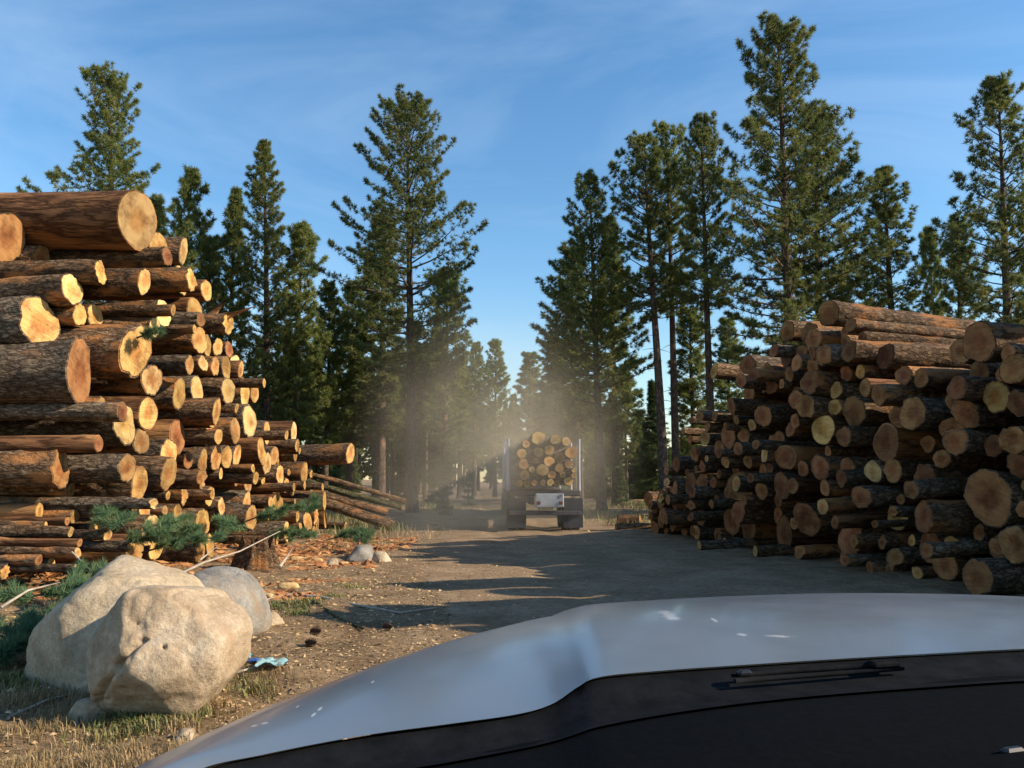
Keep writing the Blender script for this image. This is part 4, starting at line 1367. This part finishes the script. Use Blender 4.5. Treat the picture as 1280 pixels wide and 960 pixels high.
BG = [(175, 672, 12.6, 1.3, 'wide green bough drooping at the foot of the left deck', -0.3, .5), (205, 680, 12.9, 1.1, 'green bough right of the wide drooping one', 0.2, .5), (150, 655, 12.5, 1.0, 'upper green bough against the low shaded logs', 2.2, .8), (192, 660, 13.0, 0.9, 'short green bough leaning on the low logs behind the pale boulder', 1.0, .8),
      (305, 655, 16.2, 1.0, 'green bough hanging left above the broken stump', 2.8, .5), (325, 645, 16.6, 1.1, 'bright round bough above the broken stump', 0.3, .7), (345, 664, 17.2, 0.9, 'green bough right behind the broken stump', 0.0, .3), (378, 640, 19.5, 0.9, 'upright green sprig before the nearest sloping pole', 1.4, 1.6), (365, 668, 17.8, 0.8, 'low green bough right of the broken stump', 0.4, .3),
      (425, 668, 18.6, 1.0, 'thin green sprigs under the end of the sloping poles', 0.3, .4), (455, 672, 18.2, 0.7, 'small green sprig near the angular rock', 1.5, .8), (62, 735, 10.2, 1.2, 'green bough spread over litter left of the boulders', 0.4, .3), (95, 722, 10.8, 1.0, 'green bough poking up behind the pale boulder', 0.9, .7), (25, 742, 10.0, 0.9, 'green bough under the small logs at the left edge', 3.0, .4),
      (18, 800, 7.2, 0.8, 'green bough at the left edge beside the pale boulder', 2.5, .6), (35, 790, 7.4, 0.7, 'second green bough at the left edge close to the pale boulder', 1.2, .9), (-5, 815, 7.0, 0.8, 'lowest green bough cut off by the left edge', 0.5, .5), (188, 423, 13.6, 0.5, 'green sprig poking out between logs high in the left deck', -0.2, .5)]
for k, (px, py, yv, L, lab, az, pit) in enumerate(BG):
    p = P(px, py, yv)
    z = p.z if py < 500 else max(gz(p.x, yv) + 0.02, p.z - 0.15)
    bough((p.x - 0.3 * math.cos(az), yv - 0.3 * math.sin(az), z), L, az, pit * 0.6, 60 + k, lab)


def stick(pix, r0, r1, label, lift=0.02, mat='stick'):
    pts = []
    for (px, py, yv) in pix:
        if yv is None:
            cx, cz = ray(px, py); yv = -CAM_Z / cz
            pts.append((cx * yv, yv, gz(cx * yv, yv) + lift))
        else:
            pts.append(tuple(P(px, py, yv)))
    B = MB(); B.tube(np.array(pts), np.linspace(r0, r1, len(pts)), 6)
    o = B.build('stick', M[mat], None, True)
    tag(o, label, 'stick', 'dead sticks on the ground')


stick([(212, 724, 9.6), (255, 703, 10.8), (300, 689, 12.0), (350, 664, 13.6)], 0.02, 0.008, 'long bleached stick leaning from the grey boulder towards the stump')
stick([(338, 747, None), (400, 752, None), (450, 765, None), (500, 770, None), (545, 765, None)], 0.025, 0.01, 'long crooked stick lying in the sunlit litter')
stick([(392, 762, None), (420, 781, None), (455, 795, None)], 0.02, 0.012, 'short mossy stick below the long crooked stick', mat='bark_green' if 'bark_green' in M else 'stick')
stick([(350, 708, 14.3), (358, 697, 14.4), (366, 684, 14.6)], 0.03, 0.012, 'short dark broken branch standing right of the stump', mat='stick')
stick([(250, 700, 11.5), (272, 683, 11.8)], 0.012, 0.006, 'thin twig crossing the long bleached stick')
stick([(300, 772, None), (345, 752, None), (385, 748, None)], 0.012, 0.006, 'thin curved twig right of the grey boulder')
stick([(90, 690, 11.6), (115, 715, 11.0), (140, 735, 10.4)], 0.012, 0.006, 'thin grey twig behind the pale boulder')
stick([(0, 760, 9.0), (35, 738, 9.6), (75, 728, 9.9)], 0.02, 0.008, 'pale twig at the left edge above the green boughs')
stick([(285, 850, None), (330, 842, None), (350, 836, None)], 0.01, 0.006, 'short pale twig beside the blue scrap')
stick([(180, 915, None), (215, 900, None), (245, 880, None)], 0.012, 0.006, 'pale twig in the grass below the pitted boulder')
stick([(10, 900, None), (60, 878, None), (100, 868, None)], 0.014, 0.006, 'pale twig in the grass at the lower left corner')

# splintered top of a log at the right edge of the left deck
# pine cone
def cone(loc, h, label):
    e = empty('pine_cone', loc)
    Vs, Ts = [], []
    k = 0
    for i in range(70):
        u = i / 70
        a = i * 2.399
        rr = h * 0.42 * math.sin(math.pi * (0.12 + 0.86 * u)) ** 0.7
        c = np.array([h * (u - 0.5), 0, 0]); d = np.array([0.25, math.cos(a), math.sin(a)])
        tp = c + d * rr; sdv = np.cross(d, [1, 0, 0]) * h * 0.10
        Vs += [c - sdv * .5, c + sdv * .5, tp + sdv, tp - sdv, tp + np.array([h * 0.06, 0, 0])]
        Ts += [[k, k + 1, k + 2], [k, k + 2, k + 3], [k + 2, k + 4, k + 3]]; k += 5
    link('scales', mesh_np('scales', np.array(Vs), [np.array(Ts)], [M['cone']]), e)
    B = MB(); B.tube([(-h * 0.5, 0, 0), (0, 0, 0), (h * 0.5, 0, 0)], [h * 0.1, h * 0.2, h * 0.06], 8)
    B.build('core', M['cone'], e, True)
    tag(e, label, 'pine cone')


M['cone'] = mat_simple('cone_brown', (0.10, 0.055, 0.03), 0.8, 0, 0.4, 30)
for (px, py, lab) in [(394, 804, 'dark pine cone lying in the litter left of the hood'), (388, 818, 'second pine cone just below the dark one'), (484, 792, 'pine cone in the litter near the hood edge')]:
    cx, cz = ray(px, py); yv = -CAM_Z / cz
    cone((cx * yv, yv, gz(cx * yv, yv) + 0.045), 0.11, lab)

M['blue'] = mat_simple('blue_plastic', (0.03, 0.09, 0.32), 0.4, 0, 0.2, 20)
M['cyan'] = mat_simple('pale_blue_plastic', (0.24, 0.40, 0.42), 0.5, 0, 0.3, 20)
for (px, py, s, mt, lab) in [(318, 838, 0.05, 'blue', 'small crumpled blue plastic scrap in the litter'), (340, 843, 0.13, 'cyan', 'pale blue torn plastic right of the blue scrap'), (303, 834, 0.09, 'cyan', 'pale blue torn plastic left of the blue scrap')]:
    cx, cz = ray(px, py); yv = -CAM_Z / cz
    u = np.linspace(-1, 1, 14)
    A, B_ = np.meshgrid(u, u, indexing='ij')
    hN = fbm(np.stack([A * 2.5, B_ * 2.5, A * 0], -1) + px, 3, 4)
    rr = 0.7 + 0.5 * fbm(np.stack([A, B_, A * 0], -1) * 1.5 + py, 3, 6)
    V = np.stack([A * s * rr, B_ * s * rr * 0.8, 0.012 + hN * s * 0.7], -1).reshape(-1, 3)
    V = np.concatenate([V, V - [0, 0, 0.004]])
    f = grid_faces(14, 14)
    o = link('plastic_scrap', mesh_np('plastic_scrap', V, [f, f[:, ::-1] + 196], [M[mt]]), None, (cx * yv, yv, gz(cx * yv, yv)))
    tag(o, lab, 'scrap')

# wood chunks
rc = random.Random(21)
CH = [(360, 741, .17, 'bright yellow wood slab right of the grey boulder'), (333, 752, .14, 'pale wood slab closer to the grey boulder'), (430, 700, .10, 'orange wood chunk among rusty litter'), (372, 672, .16, 'orange wood chunk beside the low bough'), (382, 676, .13, 'rusty wood chunk right of the stump'), (250, 870, .08, 'small wood chip between boulder and hood'), (270, 866, .07, 'wood chip nearest the hood edge'), (60, 742, .10, 'wood chunk under the left boughs'),
      (398, 660, .12, 'wood chunk below the sloping poles'), (418, 655, .10, 'cut wood chunk under the pole ends'), (256, 678, .16, 'orange torn wood behind the grey boulder'), (240, 690, .14, 'rusty torn wood behind the grey boulder'), (15, 768, .12, 'rusty wood chunk at the left edge')]
for k, (px, py, s, lab) in enumerate(CH):
    cx, cz = ray(px, py); yv = min(-CAM_Z / cz, 17)
    x = cx * yv
    o = boulder('wood_chunk', (x, yv, gz(x, yv) + s * 0.2), [((1, 0, 0), s), ((-1, 0, 0), s * .9), ((0, 1, 0), s * .4), ((0, -1, .2), s * .42), ((0, 0, 1), s * .3), ((0, 0, -1), s * .3), ((.7, .3, .6), s * .7)], 16, 80 + k, 'chunk', 0.10 * s, res=3, rz=rc.uniform(-0.6, 0.6)) if 'chunk' in M else None
    if o is None:
        M['chunk'] = mat_simple('raw_wood', (0.50, 0.33, 0.14), 0.85, 0, 0.35, 9, 0.5)
        o = boulder('wood_chunk', (x, yv, gz(x, yv) + s * 0.2), [((1, 0, 0), s), ((-1, 0, 0), s * .9), ((0, 1, 0), s * .4), ((0, -1, .2), s * .42), ((0, 0, 1), s * .3), ((0, 0, -1), s * .3), ((.7, .3, .6), s * .7)], 16, 80 + k, 'chunk', 0.10 * s, res=3, rz=0.1)
    tag(o, lab, 'wood chunk')

# loose bark, chips and twigs
def litter(name, n, xr, yr, size, seed, mat, label, road_keep=0.15, tall=0.25, clump=0.0, wr=(0.08, 0.4)):
    rg = np.random.default_rng(seed)
    u = rg.uniform(0, 1, n)
    yv = 1 / (1 / yr[0] + u * (1 / yr[1] - 1 / yr[0]))
    x = rg.uniform(xr[0], xr[1], n)
    d = np.abs(x - road_c(yv)) - road_w(yv)
    keep = (d > 0) | (rg.uniform(0, 1, n) < road_keep)
    if clump:
        keep &= fbm(np.stack([x, yv, x * 0], -1) * 0.9, 3, seed) > clump
    x, yv = x[keep], yv[keep]
    n = len(x)
    z = ground_z(x, yv)
    a = rg.uniform(0, 2 * math.pi, n)
    l = rg.uniform(size[0], size[1], n) ** 1.0 * rg.uniform(0.3, 1, n) * (0.7 + yv / 20)
    w = l * rg.uniform(wr[0], wr[1], n)
    h = np.minimum(w, 0.03) * rg.uniform(0.3, 1.0, n)
    tl_ = rg.normal(0, tall, n)
    ca_, sa_ = np.cos(a), np.sin(a)
    def pt(du, dv, dz):
        return np.stack([x + ca_ * du - sa_ * dv, yv + sa_ * du + ca_ * dv, z + 0.006 + dz], -1)
    A = pt(-l / 2, 0 * l, np.maximum(-tl_ * l / 2, 0)); B_ = pt(l / 2, 0 * l, np.maximum(tl_ * l / 2, 0)); C = pt(l * 0.1, w / 2, 0 * l); D = pt(-l * 0.1, -w / 2, 0 * l); E = pt(0 * l, 0 * l, h + np.abs(tl_) * l * 0.25)
    V = np.stack([A, B_, C, D, E], 1).reshape(-1, 3)
    b = np.arange(n)[:, None] * 5
    T = np.concatenate([b + np.array([[0, 4, 2]]), b + np.array([[4, 1, 2]]), b + np.array([[0, 3, 4]]), b + np.array([[3, 1, 4]])])
    o = link(name, mesh_np(name, V, [T], [M[mat]], attr={'tint': np.repeat(rg.uniform(0, 1.3, n), 5)}))
    tag(o, label, 'litter', kind='stuff')


litter('bark_litter', 46000, (-11, 2.5), (4.0, 30), (0.015, 0.075), 5, 'litter', 'chips of bark and dry needles strewn over the ground', 0.22)
M['rust'] = mat_foliage('rusty_bark', (0.14, 0.05, 0.02), (0.30, 0.125, 0.045), (0.46, 0.24, 0.10), 0.0)
litter('rusty_litter', 16000, (-9.5, -2.6), (11, 24), (0.06, 0.24), 6, 'rust', 'rusty orange bark scraps in front of the left deck', 0.0, 0.3, 0.46)
litter('needle_litter', 32000, (-7.5, 1.5), (3.8, 15), (0.04, 0.11), 7, 'grass', 'straw coloured pine needles over the near ground', 0.08, 0.2, wr=(0.04, 0.12))


def blades(name, n, centers, rad, hgt, wid, seed, mat, label, cat):
    rg = np.random.default_rng(seed)
    ci = rg.integers(0, len(centers), n)
    C = np.array(centers)[ci]
    x = C[:, 0] + rg.normal(0, 1, n) * rad * C[:, 2]; yv = C[:, 1] + rg.normal(0, 1, n) * rad * C[:, 2]
    z = ground_z(x, yv)
    a = rg.uniform(0, 6.28, n); ln = rg.uniform(0.15, 0.9, n)
    h = hgt * rg.uniform(0.4, 1.1, n)
    w = wid * rg.uniform(0.6, 1.2, n)
    d = np.stack([np.cos(a), np.sin(a)], -1); s = np.stack([-d[:, 1], d[:, 0]], -1)
    def pt(f, sg, hh):
        return np.stack([x + d[:, 0] * f * h + s[:, 0] * sg * w, yv + d[:, 1] * f * h + s[:, 1] * sg * w, z - 0.01 + hh * h], -1)
    V = np.stack([pt(0 * ln, -.5, 0), pt(0 * ln, .5, 0), pt(ln * .35, .4, .6), pt(ln * .35, -.4, .6), pt(ln, 0, 0.95 - ln * 0.3)], 1).reshape(-1, 3)
    b = np.arange(n)[:, None] * 5
    o = link(name, mesh_np(name, V, [b + np.array([[0, 1, 2, 3]]), b + np.array([[3, 2, 4]])], [M[mat]], attr={'tint': np.repeat(rg.uniform(0, 1.2, n), 5)}))
    tag(o, label, cat, kind='stuff')


rg = random.Random(31)
cs = []
for k in range(60):
    px, py = rg.uniform(-60, 330), rg.uniform(850, 990)
    cx, cz = ray(px, py); yv = -CAM_Z / cz
    cs.append((cx * yv, yv, rg.uniform(0.5, 1.2)))
blades('dry_grass', 9000, cs, 0.13, 0.11, 0.006, 41, 'grass', 'dry straw grass at the lower left in front of the boulders', 'grass')
cs2 = []
for (px, py, k) in [(160, 908, 5), (190, 900, 5), (215, 890, 3), (15, 860, 3), (280, 780, 1), (300, 860, 2), (440, 680, 4), (470, 672, 4), (350, 770, 3), (390, 765, 2), (430, 745, 2), (560, 640, 4), (585, 636, 4), (530, 655, 3)]:
    for q in range(k):
        cx, cz = ray(px + rg.uniform(-25, 25), py + rg.uniform(-8, 8)); yv = min(-CAM_Z / cz, 34)
        cs2.append((cx * yv, yv, rg.uniform(0.5, 1.2)))
blades('low_weeds', 5200, cs2, 0.14, 0.10, 0.014, 42, 'herb', 'low yellow green weeds in patches on the ground', 'weeds')
cs3 = []
for k in range(130):
    yv = rg.uniform(24, 60); x = rg.uniform(-22, 14)
    if abs(x - float(road_c(yv))) > float(road_w(yv)) + 0.3:
        cs3.append((x, yv, rg.uniform(0.6, 1.4)))
blades('forest_undergrowth', 9000, cs3, 0.5, 0.42, 0.03, 43, 'herb', 'pale green brush along the forest edge', 'undergrowth')
blades('verge_grass', 9000, [(c[0] + 0.7, c[1] - 1.5, c[2]) for c in cs3 if abs(c[0] + 0.7 - float(road_c(c[1] - 1.5))) > float(road_w(c[1] - 1.5)) + 0.2], 0.6, 0.34, 0.022, 44, 'grass', 'dry yellow grass along the forest edge', 'grass')

# ------------------------------------------------------------------ the car the picture is taken from
def mat_paint():
    m, n, l, b = new_mat('silver_car_paint')
    t = N(n, 'ShaderNodeTexCoord')
    n1 = N(n, 'ShaderNodeTexNoise', Scale=1.6, Detail=9.0, Roughness=0.7)
    n2 = N(n, 'ShaderNodeTexVoronoi', Scale=34.0)
    n3 = N(n, 'ShaderNodeTexNoise', Scale=5.0, Detail=6.0, Roughness=0.7)
    for q in (n1, n2, n3):
        l.new(t.outputs['Object'], q.inputs['Vector'])
    r = ramp(n, [(0.35, (0.115, 0.145, 0.18)), (0.6, (0.145, 0.175, 0.21))])
    l.new(n1.outputs['Fac'], r.inputs[0])
    sp = ramp(n, [(0.0, (1, 1, 1)), (0.10, (1, 1, 1)), (0.14, (0, 0, 0))])
    l.new(n2.outputs['Distance'], sp.inputs[0])
    g = ramp(n, [(0.6, (0, 0, 0)), (0.66, (0.8, 0.8, 0.8))])
    l.new(n3.outputs['Fac'], g.inputs[0])
    mu = N(n, 'ShaderNodeMixRGB', blend_type='MULTIPLY'); mu.inputs[0].default_value = 1.0
    l.new(sp.outputs[0], mu.inputs[1]); l.new(g.outputs[0], mu.inputs[2])
    mx_ = N(n, 'ShaderNodeMixRGB'); mx_.inputs[2].default_value = (0.42, 0.36, 0.29, 1)
    l.new(mu.outputs[0], mx_.inputs[0]); l.new(r.outputs[0], mx_.inputs[1])
    # dried white smears and splash marks on the paint
    last = mx_
    for (c, sz, th) in SMEARS:
        sub = N(n, 'ShaderNodeVectorMath', operation='SUBTRACT'); sub.inputs[1].default_value = c
        l.new(t.outputs['Object'], sub.inputs[0])
        scn = N(n, 'ShaderNodeVectorMath', operation='MULTIPLY'); scn.inputs[1].default_value = (1 / sz[0], 1 / sz[1], 4.0)
        l.new(sub.outputs[0], scn.inputs[0])
        le = N(n, 'ShaderNodeVectorMath', operation='LENGTH'); l.new(scn.outputs[0], le.inputs[0])
        nz_ = N(n, 'ShaderNodeTexNoise', Scale=28.0, Detail=5.0, Roughness=0.7); l.new(t.outputs['Object'], nz_.inputs['Vector'])
        ad_ = N(n, 'ShaderNodeMath', operation='MULTIPLY_ADD'); ad_.inputs[1].default_value = th
        l.new(nz_.outputs['Fac'], ad_.inputs[0]); l.new(le.outputs['Value'], ad_.inputs[2])
        rs_ = ramp(n, [(0.0, (0.85, 0.85, 0.85)), (0.75, (0.6, 0.6, 0.6)), (1.0, (0, 0, 0))])
        l.new(ad_.outputs[0], rs_.inputs[0])
        mm_ = N(n, 'ShaderNodeMixRGB'); mm_.inputs[2].default_value = (0.55, 0.56, 0.56, 1)
        l.new(rs_.outputs[0], mm_.inputs[0]); l.new(last.outputs[0], mm_.inputs[1])
        last = mm_
    l.new(last.outputs[0], b.inputs['Base Color'])
    rr = ramp(n, [(0.4, (0.30, 0.30, 0.30)), (0.7, (0.5, 0.5, 0.5))]); l.new(n1.outputs['Fac'], rr.inputs[0])
    l.new(rr.outputs[0], b.inputs['Roughness'])
    b.inputs['Metallic'].default_value = 0.1
    b.inputs['Coat Weight'].default_value = 0.6
    b.inputs['Coat Roughness'].default_value = 0.16
    return m


M['trim'] = mat_simple('black_plastic_trim', (0.008, 0.009, 0.011), 0.8, 0, 0.4, 20, 0.1)
M['dash'] = mat_simple('dark_dashboard_vinyl', (0.003, 0.004, 0.0055), 0.9, 0, 0.2, 60, 0.1)
for k_ in ('trim', 'dash'):
    M[k_].node_tree.nodes['Principled BSDF'].inputs['Specular IOR Level'].default_value = 0.03
M['clip'] = mat_simple('black_gloss_clip', (0.01, 0.01, 0.012), 0.3, 0, 0.2, 20)
CK = 0.88
OFF = np.array([0.55, 0.9, 0.0])
SMEARS = []
for (px_, py_, yv_, sx_, sy_, th_) in [(836, 795, 1.88, 0.045, 0.16, 1.1), (930, 812, 1.68, 0.03, 0.03, 1.2), (975, 813, 1.68, 0.09, 0.025, 1.2), (893, 800, 1.82, 0.010, 0.05, 0.9), (392, 893, 1.34, 0.004, 0.014, 0.4), (400, 886, 1.37, 0.004, 0.014, 0.4), (466, 852, 1.52, 0.004, 0.012, 0.4), (331, 902, 1.31, 0.007, 0.008, 0.4), (318, 905, 1.30, 0.006, 0.007, 0.4), (372, 880, 1.40, 0.003, 0.01, 0.4)]:
    p_ = P(px_, py_, yv_ * CK)
    SMEARS.append((tuple(np.array(p_) - OFF), (sx_, sy_), th_))
M['paint'] = mat_paint()


def spl(pts, n):
    pts = np.array(pts, float)
    s = np.concatenate([[0], np.cumsum(np.linalg.norm(np.diff(pts[:, :2], axis=0), axis=1))])
    u = np.linspace(0, s[-1], n)
    ext_ = np.concatenate([[2 * pts[0] - pts[1]], pts, [2 * pts[-1] - pts[-2]]])
    out = []
    for uu in u:
        i = min(np.searchsorted(s, uu, 'right') - 1, len(pts) - 2); i = max(i, 0)
        t = (uu - s[i]) / (s[i + 1] - s[i] + 1e-9)
        p0, p1, p2, p3 = ext_[i], ext_[i + 1], ext_[i + 2], ext_[i + 3]
        out.append(0.5 * ((2 * p1) + (-p0 + p2) * t + (2 * p0 - 5 * p1 + 4 * p2 - p3) * t * t + (-p0 + 3 * p1 - 3 * p2 + p3) * t ** 3))
    return np.array(out)


UP = [(95, 1012, 1.00), (190, 960, 1.13), (300, 905, 1.33), (430, 850, 1.58), (560, 803, 1.88), (655, 777, 2.12), (700, 768, 2.24), (722, 759, 2.29), (745, 755, 2.33), (820, 750, 2.42), (920, 745, 2.52), (1040, 741.5, 2.60), (1160, 742, 2.64), (1280, 746, 2.62), (1420, 757, 2.50), (1560, 778, 2.30)]
LO = [(150, 1030, 0.98), (240, 966, 1.12), (330, 943, 1.18), (450, 920, 1.25), (560, 905, 1.29), (645, 893, 1.325), (690, 880, 1.355), (722, 859, 1.385), (750, 846, 1.40), (830, 838, 1.44), (930, 831, 1.48), (1040, 824, 1.53), (1160, 817, 1.58), (1280, 811, 1.62), (1420, 806, 1.64), (1560, 804, 1.62)]
nu = 150
UPs, LOs = spl(UP, nu), spl(LO, nu)
U3 = np.array([P(a, b, c * CK) for a, b, c in UPs]); L3 = np.array([P(a, b, c * CK) for a, b, c in LOs])
car = empty('car', (0.55, 0.9, 0.0))
tag(car, 'silver white car whose dusty hood and dark dashboard fill the bottom of the view', 'car')
inv = Matrix.Translation((-0.55, -0.9, 0.0))
rows = []
for v in np.linspace(0, 1, 16):
    row = L3 * (1 - v) + U3 * v
    row[:, 2] += 0.030 * math.sin(math.pi * v) * np.clip((U3 - L3)[:, 1] / 0.9, 0.2, 1)
    rows.append(row)
dirv = U3 - L3; dirv[:, 2] = 0
dirv /= np.linalg.norm(dirv, axis=1)[:, None]
nrm = np.stack([-np.gradient(U3[:, 1]), np.gradient(U3[:, 0])], -1); nrm /= np.linalg.norm(nrm, axis=1)[:, None]
out3 = np.concatenate([nrm, np.zeros((nu, 1))], 1)
for (f, dz) in [(0.05, -0.015), (0.11, -0.05), (0.17, -0.11), (0.21, -0.20)]:
    rows.append(U3 + out3 * f + [0, 0, dz])
HV = np.stack(rows, 1)
OFF = np.array([0.55, 0.9, 0.0])
dv_ = (U3 - L3); dv_[:, 2] = 0; dv_ /= np.linalg.norm(dv_, axis=1)[:, None] + 1e-9
lip = [L3 + dv_ * 0.012 + [0, 0, -0.006]]
HVf = HV
hood = link('hood', mesh_np('hood', (HVf - OFF).reshape(-1, 3), [grid_faces(nu, HVf.shape[1])], [M['paint']], smooth=True), car)
rows = [U3 + out3 * 0.212 + [0, 0, -0.215]]
for (f, dz) in [(0.25, -0.32), (0.25, -0.60), (0.20, -0.78)]:
    rows.append(U3 + out3 * f + [0, 0, dz])
FV = np.stack(rows, 1)
link('front_fascia', mesh_np('front_fascia', (FV - OFF).reshape(-1, 3), [grid_faces(nu, FV.shape[1])], [M['paint']], smooth=True), car)
# cowl: black plastic strip behind the hood edge, then the dashboard below the glass
COW = [(150, 1090, 0.86), (240, 1030, 0.98), (330, 1000, 1.05), (450, 972, 1.12), (560, 953, 1.16), (645, 937, 1.19), (690, 927, 1.21), (722, 917, 1.22), (750, 908, 1.23), (830, 893, 1.26), (930, 879, 1.29), (1040, 868, 1.33), (1160, 859, 1.37), (1280, 851, 1.40), (1420, 846, 1.42), (1560, 842, 1.40)]
C3 = np.array([P(a, b, c * CK) for a, b, c in spl(COW, nu)])
rows = [L3 + [0, 0.05, -0.40], L3 + [0, 0.04, -0.012], L3 + [0, 0.008, -0.005]]
for v in np.linspace(0.15, 1, 8):
    row = (L3 + [0, 0, -0.006]) * (1 - v) + C3 * v
    row[:, 2] -= 0.012 * math.sin(v * math.pi)
    rows.append(row)
CV = np.stack(rows, 1)
cowl = link('cowl', mesh_np('cowl', (CV - OFF).reshape(-1, 3), [grid_faces(nu, CV.shape[1])[:, ::-1]], [M['trim']], smooth=True), car)
rows = []
for v, dz in [(-0.10, -0.004), (0.0, 0.006), (0.12, 0.010), (0.26, 0.012), (0.275, 0.004), (0.29, 0.013), (0.6, 0.010), (0.85, -0.02), (0.93, -0.08), (0.95, -0.35)]:
    row = C3.copy()
    row[:, 1] = C3[:, 1] * (1 - v) + 0.22 * v
    row[:, 0] = C3[:, 0] * (1 - v * 0.15)
    row[:, 2] = C3[:, 2] + dz - 0.01
    rows.append(row)
DV = np.stack(rows, 1)
dash = link('dashboard', mesh_np('dashboard', (DV - OFF).reshape(-1, 3), [grid_faces(nu, DV.shape[1])[:, ::-1]], [M['dash']], smooth=True), car)
B = MB(); pc = P(1266, 934, 0.93); B.box(np.array(pc) - OFF + [0, 0, -0.004], (0.03, 0.012, 0.008), 0.3, 0.003); B.build('dash_clip', M['clip'], dash)
# wiper
wp = np.array([P(a, b, c * CK) for a, b, c in [(912, 843, 1.43), (975, 838, 1.455), (1045, 833, 1.49), (1118, 828, 1.525)]]) - OFF
B = MB(); B.tube(wp + [0, -0.012, 0.001], [0.003, 0.004, 0.005, 0.006], 8)
wip = B.build('wiper', M['trim'], car, True)
B = MB(); B.tube(wp + [0, -0.03, -0.003], [0.004, 0.004, 0.004, 0.003], 6); B.build('wiper_blade', M['trim'], wip, True)
B = MB(); pw = P(1100, 829, 1.50 * CK); B.box(np.array(pw) - OFF + [0, -0.012, 0.002], (0.05, 0.022, 0.010), 0.25, 0.003); B.build('wiper_pivot', M['trim'], wip)
B = MB(); pw = P(928, 842, 1.42 * CK); B.box(np.array(pw) - OFF + [0, -0.01, 0.003], (0.022, 0.014, 0.009), 0.2, 0.003); B.build('washer_nozzle', M['clip'], cowl)
for x_ in (0.02, 1.52):
    wheel_part(x_ - OFF[0], 1.45 - OFF[1], car, 0.22, 0.36)
# roof and pillars over the camera, outside the picture
xl, xr = float(C3[0, 0]) - 0.15, float(C3[-1, 0]) + 0.05
B = MB(); B.box((np.array([(xl + xr) / 2, -0.85, 2.12]) - OFF), (xr - xl - 0.1, 1.7, 0.06), 0, 0.025); B.build('roof', M['paint'], car)
for sx, c0 in ((xl + 0.05, C3[0]), (xr - 0.05, C3[-1])):
    B = MB(); B.tube(np.array([(sx, float(c0[1]) - 0.35, 1.2), (sx, 0.25, 1.72), (sx, -0.02, 2.09)]) - OFF, 0.045, 8); B.build('windshield_pillar', M['paint'], car, True)

# ------------------------------------------------------------------ dust raised by the truck
m = bpy.data.materials.new('road_dust')
m.use_nodes = True
n, l = m.node_tree.nodes, m.node_tree.links
n.remove(n['Principled BSDF'])
pv = n.new('ShaderNodeVolumePrincipled')
pv.inputs['Color'].default_value = (0.93, 0.80, 0.60, 1)
pv.inputs['Anisotropy'].default_value = 0.1
t = n.new('ShaderNodeTexCoord')
ln = N(n, 'ShaderNodeVectorMath', operation='LENGTH'); l.new(t.outputs['Object'], ln.inputs[0])
fall = N(n, 'ShaderNodeMapRange'); fall.inputs['From Min'].default_value = 1.0; fall.inputs['From Max'].default_value = 0.0; fall.interpolation_type = 'SMOOTHSTEP'
l.new(ln.outputs['Value'], fall.inputs['Value'])
mp = N(n, 'ShaderNodeMapping'); mp.inputs['Scale'].default_value = (1.6, 2.4, 1.6)
l.new(t.outputs['Object'], mp.inputs[0])
nn = N(n, 'ShaderNodeTexNoise', Scale=1.6, Detail=3.0, Roughness=0.55); l.new(mp.outputs[0], nn.inputs['Vector'])
rp = N(n, 'ShaderNodeMapRange'); rp.inputs['From Min'].default_value = 0.3; rp.inputs['From Max'].default_value = 0.75
l.new(nn.outputs['Fac'], rp.inputs['Value'])
mu = N(n, 'ShaderNodeMath', operation='MULTIPLY'); l.new(fall.outputs[0], mu.inputs[0]); l.new(rp.outputs[0], mu.inputs[1])
m2 = N(n, 'ShaderNodeMath', operation='MULTIPLY'); m2.inputs[1].default_value = 0.12; l.new(mu.outputs[0], m2.inputs[0])
l.new(m2.outputs[0], pv.inputs['Density'])
l.new(pv.outputs[0], n['Material Output'].inputs['Volume'])
import bmesh
bm = bmesh.new(); bmesh.ops.create_icosphere(bm, subdivisions=4, radius=1.0)
me = bpy.data.meshes.new('dust_cloud'); bm.to_mesh(me); bm.free(); me.materials.append(m)
o = link('dust_cloud', me, None, (-0.5, 28.5, 1.6))
o.scale = (5.6, 13.5, 7.0)
tag(o, 'brown dust hanging over the road around the truck', 'dust', kind='stuff')
